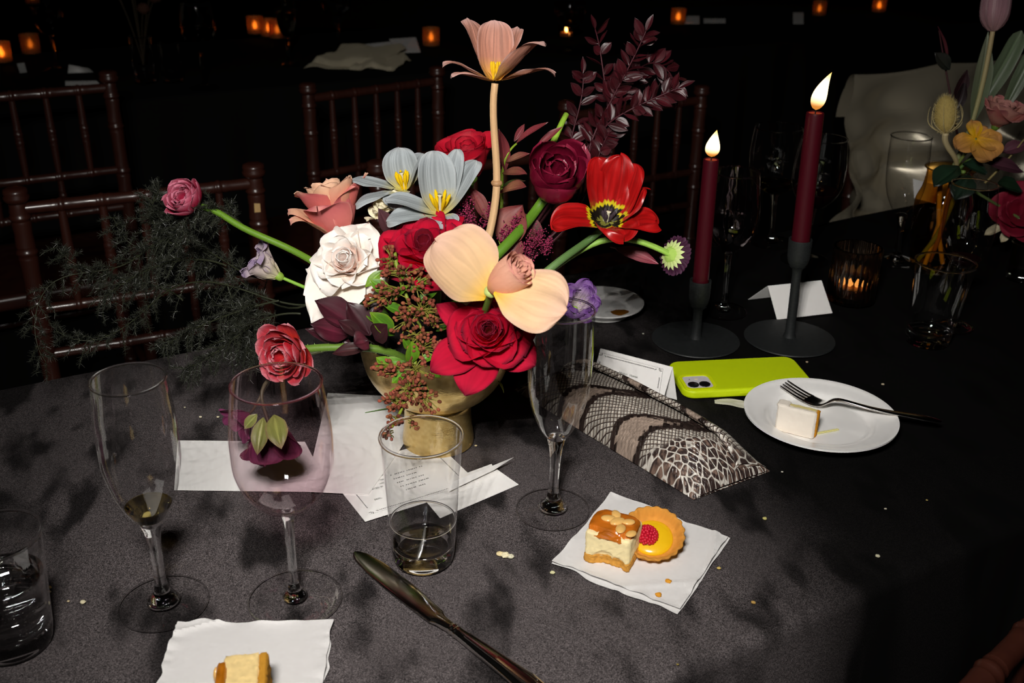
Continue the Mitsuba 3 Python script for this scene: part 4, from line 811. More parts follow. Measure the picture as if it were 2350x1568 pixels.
# burgundy double tulip
s = mpp(Q(1272, 405, 0.97))
BG = lambda t: dict(base='#4a0414', mid='#620620', tip='#5e0a22', edge='#7c1a34', e=0.12, streak=0.1)
f = Flower('double_tulip', 'glossy burgundy double tulip like a peony, beside the scarlet tulip', 'tulip', Q(1264, 432, 0.985), A(0.14, 0.42, 0.88), mat='mat_petal_gloss'); rg = np.random.default_rng(21)
for i in range(17):
    t = i / 16.0; o = max(0, (t - .3) / .7)
    f.petal(i * 137.5 + rg.uniform(-10, 10), BG(t), L=s * (88 + 50 * t), W=s * (58 + 100 * t), th=(34 + 46 * o, 20 + 36 * o, 2 + 10 * o, -34 + 4 * o + rg.uniform(-8, 12)), rho0=s * (3 + 9 * t), kinv=(s * (14 + 34 * t), s * (16 + 40 * t)), prof='rose', ruffle=s * 5, edge=s * 4, tip=s * 3 * t, m=14, n=11)
f.petal(-75, dict(base='#8fae3a', mid='#7f9a2c', tip='#6a7a20'), L=95 * s, W=44 * s, th=(85, 60, 30, 20), rho0=4 * s, kinv=(40 * s, 50 * s), prof='leaf', name='green_sepal')
stem(f.key, [f.c - 0.002 * f.R[:, 2], Q(1232, 480, 0.985), Q(1188, 535, 0.955), Q(1140, 585, 0.935), to_vase(0.015, 0.01)], 0.0046, 0.0050, '#5c8424', '#46701a', 14)
solo('flower_stem', 'bright green cut stem rising behind the burgundy double tulip', 'stem', tube(spline([Q(1250, 370, 1.06), Q(1270, 326, 1.07), Q(1286, 290, 1.08), Q(1300, 262, 1.09)], 12), np.linspace(0.0034, 0.0028, 12), 10), 'mat_stem', True, color=np.tile(lin('#8fb53a'), (122, 1)))

# ---------------------------------------------------------------- ranunculus, lisianthus, scabiosa, hellebore
def ranunculus(label, c, axis, S, cols, n, stem_pts, back=False, openness=0.35, sc=('#55791f', '#6f982c'), hairs=0, r=0.003):
    f = Flower('ranunculus', label, 'ranunculus', c, axis); rg = np.random.default_rng(n)
    for i in range(n):
        t = i / (n - 1.0); o = max(0, (t - .35) / .65) * openness
        f.petal(i * 137.5 + rg.uniform(-9, 9), cols(t), L=S * (0.95 + 0.40 * t), W=S * (0.5 + 0.7 * t), th=(45 + 35 * o + 10 * t, 25 + 40 * o + 8 * t, 4 + 50 * o, -30 + 70 * o), rho0=S * (.03 + .08 * t), kinv=(S * (.2 + .4 * t), S * (.22 + .5 * t)), prof='round', ruffle=S * 0.06, edge=S * .03, m=10, n=9)
    f.petal(200, dict(base='#8a8a52', mid='#7a7a4a', tip='#6b5a3a'), L=S * .5, W=S * .3, th=(95, 70, 60, 80), kinv=(S * .4, S * .5), prof='leaf', name='sepal')
    stem(f.key, stem_pts, r, r * 1.1, sc[0], sc[1], 12, hairs=hairs); return f
s = mpp(Q(435, 468, 0.95))
RN = lambda t: dict(base='#8f1028', mid='#8a1230', tip='#93203c', edge='#b06478', e=0.35)
c = Q(447, 474, 0.955); ranunculus('red ranunculus with frosted petals at the far left, on a long green stem', c, A(-0.35, 0.35, 0.8), 58 * s, RN, 30, [c, Q(500, 488, 0.95), Q(545, 516, 0.945), Q(640, 560, 0.94), Q(712, 597, 0.945), to_vase(-0.05, 0.02)], openness=0.40)
s = mpp(Q(660, 830, 0.84))
R2 = lambda t: dict(base='#7c0f1c', mid='#a81c1c' if t < .5 else '#b02a22', tip='#a41a2c' if t < .6 else '#aa3a4a', edge='#b87880', e=0.18, streak=.15)
c = Q(676, 806, 0.855); ranunculus('coral red ranunculus hanging over the rim of the pink wine glass', c, A(-0.38, -0.2, 0.80), 68 * s, R2, 36, [c, Q(715, 800, 0.862), Q(790, 797, 0.868), Q(868, 802, 0.87), Q(925, 822, 0.885), to_vase(-0.03, -0.01)], openness=0.95, sc=('#5f7d2c', '#4f6d22'), hairs=260, r=0.0034)
def lisianthus(label, c, axis, S, cols, stem_pts, n=9):
    f = Flower('lisianthus', label, 'lisianthus', c, axis); rg = np.random.default_rng(n)
    for i in range(n):
        t = i / (n - 1.0)
        f.petal(i * 144 + rg.uniform(-12, 12), cols(t), L=S * (1.1 + .3 * t), W=S * (.75 + .35 * t), th=(24 + 10 * t, 18 + 10 * t, 14 + 26 * t, 30 + 50 * t), rho0=S * .05, kinv=(S * .32, S * .8), prof='round', ruffle=S * .2, edge=S * .08, freq=9, m=14, n=13)
    f.add('calyx', blob([0, 0, 0], [S * .16, S * .16, S * .2], .1), 'mat_stem', '#7fa03a')
    stem(f.key, stem_pts, 0.0016, 0.0022, '#7fae3a', '#6a9a30', 8); return f
s = mpp(Q(612, 612, 0.95)); c = Q(640, 634, 0.95)
lisianthus('pale lilac lisianthus bud on a thin stem, left of the white rose', c, A(-0.75, 0.5, 0.3), 66 * s, lambda t: dict(base='#b9b585', mid='#b3a69a', tip='#a898a4', edge='#7f6c8a', e=.2), [c, Q(665, 645, .95), Q(705, 662, .95), to_vase(-0.05, 0)])
s = mpp(Q(1330, 680, 0.93)); c = Q(1318, 712, 0.95)
lisianthus('purple lisianthus drooping behind the rim of the middle champagne flute', c, A(0.15, 0.25, 0.6), 62 * s, lambda t: dict(base='#a39a98', mid='#8c7396' if t > .4 else '#b0a2a4', tip='#6f4a86', edge='#5a3474', e=.3, streak=.2), [c, Q(1290, 690, .96), Q(1262, 670, .96), to_vase(0.05, 0.0)], 10)
def scabiosa():
    s = mpp(Q(1545, 585, 0.95)); c = Q(1538, 584, 0.95)
    f = Flower('scabiosa', 'green and purple scabiosa head seen from behind at the far right of the flowers', 'scabiosa', c, A(0.72, -0.10, -0.58))
    f.add('receptacle', blob([0, 0, 6 * s], [20 * s, 20 * s, 13 * s], .15, 4, 3), 'mat_matt', '#9fc05a')
    for i in range(16): f.petal(i * 22.5, dict(base='#9fc04a', mid='#b5c878', tip='#c3cf94'), L=34 * s, W=13 * s, th=(100, 80, 66, 50), rho0=5 * s, kinv=(10 * s, 12 * s), prof='leaf', name='bract', m=8, n=5)
    for i in range(26): f.petal(i * 13.85 + 5, dict(base='#b0b880', mid='#3c1a30', tip='#2c1024', edge='#4a2840'), L=44 * s, W=17 * s, th=(84, 72, 60, 96), rho0=6 * s, kinv=(14 * s, 12 * s), prof='round', ruffle=3 * s, shift=(0, 0, 4 * s), m=8, n=5)
    stem(f.key, [c, Q(1500, 566, .952), Q(1440, 549, .955), Q(1385, 552, .96), Q(1315, 585, .955), Q(1250, 632, .94), to_vase(0.03, 0)], 0.0028, 0.0032, '#8fb84a', '#557a45', 12)
scabiosa()
s = mpp(Q(625, 1010, 0.84)); c = Q(618, 978, 0.84)
f = Flower('hellebore', 'dusky purple hellebore hanging upside down, seen through the pink wine glass', 'hellebore', c, A(0.05, -0.92, -0.30))
for i in range(5): f.petal(i * 72 + 20, dict(base='#7a5a60', mid='#6a2a48', tip='#5c2044', edge='#74384f', streak=.2), L=96 * s, W=98 * s, th=(74, 46, 28, 44), rho0=4 * s, kinv=(50 * s, 70 * s), prof='round', edge=6 * s, ruffle=5 * s)
HB = [((604, 958, .81), (590, 1046, .79), 40), ((628, 952, .81), (646, 1032, .785), 52), ((590, 950, .82), (560, 985, .815), 26)]
stem(f.key, [c, Q(610, 950, .845), Q(600, 905, .85), Q(640, 850, .875), Q(760, 800, .90), to_vase(-0.04, -0.01)], 0.0015, 0.0018, '#4a3a34', '#4a5a2a', 8)
c = Q(572, 950, 0.86); f = Flower('hellebore', 'small plum hellebore flower at the left edge of the pink wine glass', 'hellebore', c, A(-0.5, -0.5, 0.4))
for i in range(5): f.petal(i * 72, dict(base='#6a3a4a', mid='#6a2a4a', tip='#5c1f40', edge='#74385a', streak=.2), L=68 * s, W=50 * s, th=(60, 44, 40, 60), rho0=3 * s, kinv=(40 * s, 60 * s), prof='round', ruffle=5 * s)
f.petal(90, dict(base='#7a8a40', mid='#7a8a40', tip='#6a7a34'), L=40 * s, W=20 * s, th=(50, 30, 10), kinv=(30 * s, 40 * s), prof='leaf', name='bract')
stem(f.key, [c, Q(590, 925, .86), Q(620, 870, .875), Q(760, 800, .90), to_vase(-0.04, -0.01)], 0.0013, 0.0016, '#4a3a34', '#4a5a2a', 8)
# ---------------------------------------------------------------- foliage
def leaf_on(key, base, tip_pt, width, normal, col, name='leaf', mat='mat_leaf', bend=0.12, fold=0.25, m=9, n=7, prof='leaf', label=None, seed=0):
    """a leaf from base to tip facing normal"""
    base, tip_pt = np.asarray(base, float), np.asarray(tip_pt, float); d = tip_pt - base; L = np.linalg.norm(d); d /= L
    nn = np.asarray(normal, float); nn = nn - (nn @ d) * d
    nn = unit(nn) if np.linalg.norm(nn) > 1e-4 else frame(d)[:, 0]
    y = np.cross(nn, d); v, f, uv = petal(L=L, W=width, th=(90 - 57 * bend, 90, 90 + 57 * bend), kinv=(width * 1.2, width * 1.2), prof=prof, crease=-width * fold * 0.4, m=m, n=n, seed=seed, ruffle=width * 0.05)
    V = base + v[:, 0:1] * d + v[:, 1:2] * y + v[:, 2:3] * nn
    return part(key, name, (V, f), mat, True, color=pal(**col, rib=0.45), label=label, uv=uv)
rg = np.random.default_rng(31)
RU = lambda: dict(base='#2c0a10', mid=lin('#3c0d14') * rg.choice([.45, .65, .85, 1.1]), tip='#3a0f16', edge='#280c12', streak=.2)
def ruscus(label, pts, Y, gap=21, size=(46, 64), w=(19, 26), first=0.18):
    key = thing('ruscus_branch', label, 'branch'); q0 = [Q(x, y, Yy) for (x, y), Yy in zip(pts, Y)]; p = spline([to_vase(0.03, 0.04), q0[0] * .5 + to_vase(0.03, 0.04) * .5 + [0, 0, .005]] + q0, 70); n = len(p)
    V, F = tube(p, np.linspace(0.0022, 0.0007, n), 7); part(key, 'twig', (V, F), 'mat_stem', True, color=np.tile(lin('#3c141c'), (len(V), 1)))
    L = np.r_[0, np.cumsum(np.linalg.norm(np.diff(p, axis=0), axis=1))]; s = mpp(p[30]); b_ = L[int(np.argmin(np.linalg.norm(p - q0[0], axis=1)))]; x, side = b_ + (L[-1] - b_) * first, 1
    while x < L[-1]:
        i = min(int(np.searchsorted(L, x)), n - 2); t = unit(p[i + 1] - p[i]); side = -side
        out = unit(np.cross(t, FWD)) * side; d = unit(0.62 * t + out * rg.uniform(.7, 1.0) - FWD * rg.uniform(-.5, .6)); ln = rg.uniform(*size) * s * (1 - 0.25 * x / L[-1])
        leaf_on(key, p[i], p[i] + d * ln, rg.uniform(*w) * s, -FWD + 0.7 * rg.normal(size=3), RU(), bend=rg.uniform(-.2, .3), seed=int(rg.integers(99)))
        if rg.random() < .7:
            d = unit(0.62 * t - out * rg.uniform(.6, 1.0) - FWD * rg.uniform(-.6, .8)); leaf_on(key, p[i], p[i] + d * ln * rg.uniform(.8, 1), rg.uniform(*w) * s, -FWD + 0.7 * rg.normal(size=3), RU(), bend=rg.uniform(-.2, .3), seed=int(rg.integers(99)))
        x += gap * s * rg.uniform(.7, 1.1)
    leaf_on(key, p[-1], p[-1] + unit(p[-1] - p[-3]) * 40 * s, 15 * s, -FWD + 0.4 * rg.normal(size=3), RU())
for b_, t_, w_ in HB: leaf_on('hellebore', Q(*b_), Q(*t_), w_ * mpp(Q(*b_)), A(.1, .2, .95), dict(base='#7f8a48', mid='#7f8f48', tip='#6a7a3a', edge='#8a7a5a', streak=.15), name='bract', m=12, n=9, bend=.3)
ruscus('dark red ruscus branch, the leftmost and longest, reaching the top', [(1300, 480), (1306, 350), (1330, 245), (1338, 170), (1385, 190), (1378, 100), (1368, 60)][:4], [1.06, 1.09, 1.11, 1.12], 24)
ruscus('dark red ruscus branch with a bare base, second from the left', [(1320, 470), (1345, 360), (1392, 270), (1388, 190), (1376, 110), (1366, 68)], [1.06, 1.1, 1.12, 1.13, 1.14, 1.15], 25, first=.35)
ruscus('thick dark red ruscus branch in the middle, its tip the highest', [(1330, 470), (1350, 350), (1395, 245), (1440, 160), (1472, 95), (1482, 72)], [1.06, 1.09, 1.10, 1.10, 1.10, 1.10], 14, size=(46, 66))
ruscus('dark red ruscus branch arching over to the right at the upper edge', [(1390, 270), (1440, 190), (1490, 145), (1535, 165), (1548, 215)], [1.12, 1.13, 1.14, 1.15, 1.15], 14, first=.15)
ruscus('dark red ruscus branch leaning to the right over the shorter candle', [(1350, 350), (1395, 285), (1450, 250), (1510, 222), (1556, 202)], [1.08, 1.075, 1.07, 1.07, 1.07], 14, size=(46, 64), first=.2)
ruscus('short dark red ruscus spray just above the scarlet tulip', [(1350, 430), (1366, 380), (1385, 330), (1400, 300)], [1.05, 1.06, 1.07, 1.08], 18)
# leucothoe-like brown red leaves round the tall stem
BR = lambda a='#6a3a34': dict(base='#5a2a2a', mid=a, tip='#6a2a30', edge='#6a3030', streak=.15)
def leaf_spray(label, stempts, leaves, name='leaf_spray', scol='#7f9a2c', cat='leaves'):
    key = thing(name, label, cat); p = spline([Q(*q) for q in stempts], 24); V, F = tube(p, np.linspace(.0018, .001, 24), 8)
    part(key, 'twig', (V, F), 'mat_stem', True, color=np.tile(lin(scol), (len(V), 1)))
    for b_, t_, w_, nrm, col in leaves:
        B, T_ = Q(*b_), Q(*t_); leaf_on(key, B, T_, w_ * mpp(B), nrm, col, bend=.18, m=12, n=9, seed=int(rg.integers(99)))
leaf_spray('brown-red leaves on a yellow-green twig right behind the tall tulip stem', [(1146, 500, .99), (1152, 440, 1.0), (1158, 370, 1.0), (1185, 330, 1.01)], [
    ((1160, 395, 1.0), (1145, 295, 1.0), 34, A(.6, .2, .8), BR('#7a3438')), ((1183, 330, 1.01), (1258, 280, 1.0), 26, A(-.2, .7, .8), BR('#80343a')), ((1180, 325, 1.01), (1204, 284, 1.02), 16, A(.2, .2, .9), BR('#6a2a30')),
    ((1160, 372, 1.0), (1216, 352, .99), 26, A(0, .6, .8), BR('#7a5240')), ((1152, 395, 1.0), (1210, 400, .98), 34, A(0, .6, .8), BR('#6f4434')), ((1146, 440, .99), (1208, 428, .96), 46, A(-.1, .55, .8), BR('#8a5c42')), ((1146, 430, 1.0), (1206, 415, .99), 24, A(0, .7, .6), dict(base='#2c3a1c', mid='#34401e', tip='#3c2c1c', edge='#3a2a1c')),
    ((1230, 340, 1.03), (1292, 290, 1.03), 20, A(0, .5, .8), BR('#7a383c'))])
leaf_spray('broad brown-red leaves low behind the tall tulip stem', [(1150, 560, .97), (1120, 500, .98), (1096, 470, .98)], [
    ((1118, 505, .965), (1078, 428, .97), 38, A(.4, .2, .9), BR('#74403c')), ((1150, 560, .965), (1200, 470, .97), 92, A(-.1, .4, .9), BR('#8a5248')), ((1165, 600, .95), (1195, 545, .96), 50, A(0, .4, .9), BR('#70403c')), ((1240, 560, .98), (1205, 490, .985), 40, A(0, .4, .9), BR('#4a2c28'))])
leaf_spray('single pinkish leaf behind the scabiosa', [(1400, 565, .985), (1420, 570, .985)], [((1412, 570, .985), (1512, 606, .97), 40, A(.1, .5, .85), dict(base='#6a3a40', mid='#8f5258', tip='#7a2f3c', edge='#7a3040', streak=.15))], cat='leaf', scol='#5a3a34')
# dark leucadendron at the left of the bowl
LK = lambda c='#3c1420': dict(base='#2c1018', mid=c, tip='#341019', edge='#2a1016', streak=.15)
leaf_spray('dark burgundy leathery leaves in a rosette below the white rose', [(880, 800, .92), (830, 770, .90), (790, 750, .885)], [
    ((815, 745, .885), (722, 690, .88), 74, A(-.1, .5, .85), LK('#431824')), ((800, 770, .875), (712, 745, .862), 60, A(-.1, .3, .9), LK('#4e1626')), ((830, 770, .86), (775, 735, .855), 34, A(0, .3, .9), LK('#301a1c')), ((850, 770, .865), (795, 692, .87), 62, A(0, .5, .8), LK('#34181e')),
    ((860, 780, .86), (888, 745, .85), 52, A(.2, .3, .9), LK('#301a1c')), ((815, 800, .875), (700, 755, .88), 46, A(-.1, .6, .7), LK('#401624')), ((840, 800, .862), (762, 812, .86), 40, A(0, .6, .7), LK('#3a2222')), ((845, 780, .85), (812, 790, .842), 56, A(-.1, .3, .9), LK('#4a1a24')), ((850, 720, .875), (880, 690, .88), 44, A(0, .5, .8), LK('#381a20'))], scol='#3a2a20')
leaf_spray('dark brown leaves between the white rose and the red velvet rose', [(900, 620, .95), (895, 560, .95), (888, 520, .95)], [
    ((905, 545, .95), (868, 478, .945), 40, A(0, .4, .9), dict(base='#3a2024', mid='#4a2c30', tip='#4f3036', edge='#402428')), ((915, 590, .935), (900, 520, .94), 50, A(-.2, .3, .9), dict(base='#3a1520', mid='#551f2e', tip='#5a2230', edge='#6a3444')), ((960, 640, .92), (905, 560, .925), 44, A(0, .4, .9), dict(base='#3a1018', mid='#521c2a', tip='#66303e', edge='#70404c'))], scol='#4a3020')
def small_white():
    key = thing('stock_flower', 'tiny cream flower crumpled left under the grey-blue tulips', 'flower')
    for i, (x, y) in enumerate([(884, 474), (898, 465), (878, 488), (904, 480), (862, 500)]):
        for k in range(3):
            v, f, uv = petal(L=.012, W=.011, th=(60, 50, 80), kinv=(.01, .02), ruffle=.003, seed=i * 3 + k, prof='round', m=8, n=7)
            v = v @ rot_z(k * 2.1 + i).T @ frame(A(-.2 + .1 * k, .6, .6)).T + Q(x, y, .965); part(key, 'petal', (v, f), 'mat_petal', True, color=np.tile(lin('#dcd3b4'), (len(v), 1)))
small_white()
# ---------------------------------------------------------------- skimmia: brown buds on branching stalks
def skimmia(label, stempts, clusters, leaves, seed):
    rg = np.random.default_rng(seed); key = thing('skimmia_sprig', label, 'sprig'); p = spline([Q(*q) for q in stempts], 40)
    V, F = tube(p, np.linspace(.0022, .0010, 40), 8); part(key, 'stalk', (V, F), 'mat_stem', True, color=np.tile(lin('#7a8a2a'), (len(V), 1)))
    bud = blob([0, 0, 0], [1, 1, 1.3], .06, 2, 1, 2); tw = []
    for (cx, cy, cY, rx, ry, n) in clusters:
        C = Q(cx, cy, cY); s = mpp(C); root = p[np.argmin(np.linalg.norm(p - C, axis=1))]
        for _ in range(int(n * (1.42 if seed == 3 else 1.75))):
            a, q = rg.uniform(0, 2 * np.pi), math.sqrt(rg.uniform(0, 1)); B = C + RGT * (rx * s * q * math.cos(a)) + UPV * (ry * s * q * math.sin(a)) - FWD * (0.012 * (1 - q * q) + rg.uniform(-.004, .006))
            mid = (root * .35 + C * .65) + rg.normal(size=3) * .002
            tw.append(tube(spline([mid, mid * .4 + B * .6 + [0, 0, .001], B], 5), .00055, 4))
            r = rg.uniform(3.4, 5.0) * s; c = lin('#7c4232') * rg.choice([.6, .8, 1, 1.2, 1.4]) * np.array([1, rg.choice([.9, 1.05, 1.2]), .95])
            v = bud[0] * r @ frame(unit(B - mid)).T + B; part(key, 'bud', (v, bud[1]), 'mat_matt', True, color=np.tile(c, (len(v), 1)))
    v, f = joined(tw); part(key, 'twigs', (v, f), 'mat_stem', True, color=np.tile(lin('#7f7a34'), (len(v), 1)), kind='stuff')
    for b_, t_, w_, c_ in leaves:
        B = Q(*b_); leaf_on(key, B, Q(*t_), w_ * mpp(B), A(rg.uniform(-.3, .3), .5, .8), dict(base='#3c6014', mid=c_, tip=c_, edge='#6f8a1c', streak=.15), bend=.2, m=12, n=9, seed=int(rg.integers(99)))
skimmia('sprig of brown skimmia buds hanging at the front centre, its upper half', [(905, 580, .90), (925, 660, .885), (960, 740, .87), (990, 800, .86)], [
    (893, 600, .895, 26, 40, 16), (925, 628, .885, 52, 24, 20), (905, 672, .875, 52, 26, 20), (968, 655, .88, 34, 34, 14), (862, 694, .87, 26, 22, 12), (975, 715, .862, 58, 34, 34), (930, 740, .86, 40, 34, 20), (1010, 735, .86, 30, 34, 14), (955, 780, .855, 44, 34, 22)], [
    ((900, 680, .885), (846, 640, .885), 34, '#4d7a1c'), ((930, 670, .88), (985, 640, .885), 36, '#446f18'), ((900, 690, .88), (940, 655, .875), 26, '#4d7a1c'), ((905, 770, .865), (848, 716, .86), 44, '#436a18'), ((880, 742, .87), (838, 722, .87), 26, '#2f5214'), ((960, 690, .885), (1010, 660, .89), 30, '#3f6a18'), ((950, 650, .88), (910, 620, .885), 26, '#4d7a1c'), ((930, 720, .875), (880, 700, .87), 30, '#3f6a18'), ((1000, 760, .87), (1040, 740, .872), 24, '#3a6216'), ((985, 700, .88), (1000, 735, .875), 26, '#446f18'), ((880, 620, .895), (838, 660, .89), 24, '#6a8a2c')], 3)
skimmia('sprig of brown skimmia buds reaching down to the tumbler rim, the lower half', [(950, 790, .86), (950, 850, .845), (930, 920, .83), (900, 980, .80)], [
    (985, 800, .852, 36, 30, 18), (960, 850, .843, 40, 34, 24), (890, 845, .845, 40, 20, 20), (945, 895, .835, 46, 36, 34), (905, 920, .83, 34, 26, 20), (985, 920, .835, 30, 30, 14), (905, 965, .81, 20, 16, 8), (955, 975, .81, 12, 16, 5), (893, 995, .795, 14, 16, 7)], [
    ((930, 830, .85), (852, 850, .85), 40, '#5a861c'), ((940, 800, .85), (924, 778, .845), 22, '#4d7a1c'), ((945, 835, .845), (945, 782, .842), 36, '#557f1c'), ((985, 840, .85), (1012, 868, .848), 22, '#4d7a1c'), ((915, 890, .842), (896, 915, .84), 22, '#4d7a1c'), ((965, 830, .84), (998, 815, .845), 24, '#4d7a1c'), ((900, 850, .845), (862, 820, .845), 36, '#557f1c'), ((950, 880, .84), (985, 900, .838), 26, '#446f18'), ((930, 850, .842), (900, 880, .84), 28, '#4d7a1c')], 8)
# astilbe: frothy dark pink plumes
def astilbe(label, clusters, seed):
    rg = np.random.default_rng(seed); key = thing('astilbe_plume', label, 'astilbe'); ms, st, cs = [], [], []
    for (x0, y0, x1, y1, Y, r, n) in clusters:
        a, b_ = Q(x0, y0, Y), Q(x1, y1, Y - .005); s = mpp(a); st.append(tube(np.linspace(a, b_, 6), .0009, 5))
        for _ in range(int(n * 1.8)):
            t = rg.uniform(); C = a + (b_ - a) * t + rg.normal(size=3) * r * s * (.55 - .25 * t); v, f = blob(C, [rg.uniform(1.0, 2.0) * s] * 3, .3, 3, 1, int(rg.integers(50))); ms.append((v, f)); cs.append(np.tile(lin('#8a2c4c') * rg.uniform(.45, 1.45), (len(v), 1)))
    v, f = joined(st); part(key, 'stalk', (v, f), 'mat_stem', True, color=np.tile(lin('#5a2030'), (len(v), 1)))
    v, f = joined(ms); part(key, 'florets', (v, f), 'mat_matt', True, color=np.vstack(cs), kind='stuff')
astilbe('frothy dark pink astilbe between the red velvet rose and the tall stem', [(1080, 540, 1068, 452, .965, 26, 230), (1110, 520, 1128, 470, .97, 16, 90), (1060, 520, 1045, 480, .97, 16, 70)], 2)
astilbe('frothy dark pink astilbe right of the thick green stem, below the scarlet tulip', [(1190, 600, 1245, 530, .96, 24, 240), (1150, 560, 1190, 500, .965, 22, 150), (1250, 580, 1262, 548, .96, 14, 90), (1140, 400, 1150, 330, 1.01, 8, 60)], 6)
# ---------------------------------------------------------------- asparagus fern
def fern(label, mains, seed, dens=1.0):
    rg = np.random.default_rng(seed); key = thing('asparagus_fern', label, 'fern'); stems, need, cols = [], [], []
    for pts in mains:
        p = spline([Q(*q) for q in pts], 40); s = mpp(p[20]); stems.append(tube(p, np.linspace(.0011, .0004, 40), 5))
        for i in range(6, 40, 1):
            for sd in (-1, 1):
                if rg.random() > .80 * dens: continue
                t = unit(p[min(i + 1, 39)] - p[i - 1]); out = unit(np.cross(t, FWD)) * sd; d = unit(.55 * t + out * rg.uniform(.3, 1) + FWD * rg.normal() * .8 - [0, 0, .25]); ln = rg.uniform(30, 88) * s * (1 - .5 * i / 40)
                br = p[i] + np.linspace(0, 1, 9)[:, None] * d * ln + (np.linspace(0, 1, 9) ** 2)[:, None] * np.array([0, 0, -.3 * ln]); stems.append(tube(br, np.linspace(.0005, .0002, 9), 3, False))
                for k in range(1, 9):
                    for _ in range(int(12 * dens)):
                        nd = unit(.7 * d + rg.normal(size=3) * .75); l = rg.uniform(6, 15) * s; a = br[k]; wv = unit(np.cross(nd, rg.normal(size=3))) * .00020
                        need.append((np.array([a - wv, a + wv, a + nd * l + wv * .4, a + nd * l - wv * .4]), np.array([[0, 1, 2], [0, 2, 3]])))
    v, f = joined(stems); part(key, 'stem', (v, f), 'mat_stem', True, color=np.tile(lin('#26291a'), (len(v), 1)))
    v, f = joined(need); c = np.repeat(lin('#24261f') * rg.uniform(.25, 2.1, size=(len(need), 1)), 4, axis=0); part(key, 'needles', (v, f), 'mat_leaf', False, color=c, kind='stuff')
Yf = 1.0
fern('feathery dark asparagus fern frond reaching furthest left, its tip drooping', [[(720, 690, .97), (520, 620, 1.0), (380, 550, 1.02), (280, 610, 1.02), (120, 650, 1.0), (80, 740, .98), (105, 830, .96)], [(420, 690, 1.0), (280, 640, 1.02), (150, 590, 1.02), (130, 570, 1.02)]], 1)
fern('feathery dark asparagus fern frond over the nearest chair back, under the red ranunculus', [[(620, 640, .97), (500, 590, 1.0), (420, 560, 1.02), (330, 570, 1.03), (260, 500, 1.03)], [(560, 520, .96), (520, 490, .955), (460, 478, .95), (430, 490, .95), (425, 540, .95)], [(520, 610, .99), (400, 600, 1.0), (300, 640, 1.0), (230, 690, 1.0)], [(400, 560, 1.02), (355, 520, 1.03), (350, 470, 1.03), (365, 440, 1.03)]], 2, 1.0)
fern('feathery dark asparagus fern frond drooping low over the table edge', [[(710, 700, .95), (600, 680, .96), (500, 650, .97), (400, 660, .98), (300, 740, .98), (220, 780, .97), (130, 760, .96)], [(520, 650, .97), (540, 720, .96), (560, 790, .95), (580, 830, .945)], [(640, 690, .95), (480, 740, .95), (370, 800, .95)], [(690, 720, .94), (560, 760, .94), (480, 820, .935), (420, 850, .93)]], 3)
YOFF = 0.0
# ---------------------------------------------------------------- snakeskin clutch
LEN, WID = 0.27, 0.13
def snake_color(p, n, uv):
    u, v = uv.x * LEN, uv.y * WID
    wob = 0.004 * fbm(u * 60, v * 60, 1.0, 2)
    size = 0.0044
    a, b = (u + 0.75 * v + wob * .4) / size, (u * 0.55 - v + wob * .4) / size * 0.9
    fa, fb = a - dr.floor(a), b - dr.floor(b)
    edge = dr.minimum(dr.minimum(fa, 1 - fa), dr.minimum(fb, 1 - fb)); rnd = cell_rand(dr.floor(a), dr.floor(b), 2)
    d1, d2, r2 = voronoi(u / 0.0085 + wob * 60, v / 0.0075)
    big = smoothstep(LEN * 0.80, LEN * 0.83, u + wob * 2 + (0.03 - v) * 0.5)
    big = dr.maximum(big, smoothstep(0.02, 0.012, u))
    cream, grey, dark, taupe = mi.Color3f(0.60, 0.56, 0.50), mi.Color3f(0.42, 0.37, 0.33), mi.Color3f(0.022, 0.014, 0.012), mi.Color3f(0.27, 0.205, 0.165)
    cc, aa = dr.floor(a) * size, dr.floor(b) * size
    w = dr.sin(2 * np.pi * (u - 0.35 * v + 0.012 * dr.sin(v * 70)) / 0.082 + 0.6) + 0.35 * dr.sin(v * 55 + 1.0) + 0.25 * (rnd - 0.5)
    band = smoothstep(0.36, 0.20, dr.abs(w - 0.55)) ; inside = smoothstep(0.72, 0.80, w)
    shade_ = 0.72 + 0.5 * rnd; half = mix([1, 1, 1], [0.55, 0.50, 0.46], smoothstep(0.35, 0.75, fa * 0.7 + fb * 0.3 + 0.35 * (noise(u * 900, v * 900) - .5)))
    small = mix(cream * shade_ * half, dark * 1.6, smoothstep(0.17, 0.05, edge))
    mottled = taupe * (0.6 + 0.9 * fbm(u * 700, v * 350, 2.0, 2))
    s = mix(small, mottled, inside); s = mix(s, dark * (0.5 + 1.0 * rnd), band * smoothstep(0.0, 0.3, 1 - inside * .2))
    core = mix(mi.Color3f(0.20, 0.13, 0.10), mi.Color3f(0.035, 0.022, 0.02), smoothstep(0.25, 0.55, fbm(u * 260, v * 260, r2 * 9, 2)))
    large = mix(core, cream * (0.75 + .4 * noise(u * 400, v * 400)), smoothstep(0.20, 0.07, d2 - d1))
    return mix(s, large, big)
def snake_height(p, n, uv):
    u, v = uv.x * LEN, uv.y * WID; size = 0.0044
    a, b = (u + 0.75 * v) / size, (u * 0.55 - v) / size * 0.9
    fa, fb = a - dr.floor(a), b - dr.floor(b); return 0.00035 * smoothstep(0.0, 0.25, dr.minimum(dr.minimum(fa, 1 - fa), dr.minimum(fb, 1 - fb)))
prin('mat_snake', proc(snake_color), 0.30, True, proc(snake_height, 3e-4), 1.0, specular=0.45, clearcoat=0.25, clearcoat_gloss=0.85)
pk = thing('clutch_bag', 'black and cream snakeskin clutch bag lying behind the middle champagne flute', 'clutch bag')
cA, cB, cC, cD = P(1180, 897), P(1592, 1149), P(1766, 1084), P(1352, 868)
def bag_edge(a): return cA + (cB - cA) * a, cD + (cC - cD) * a
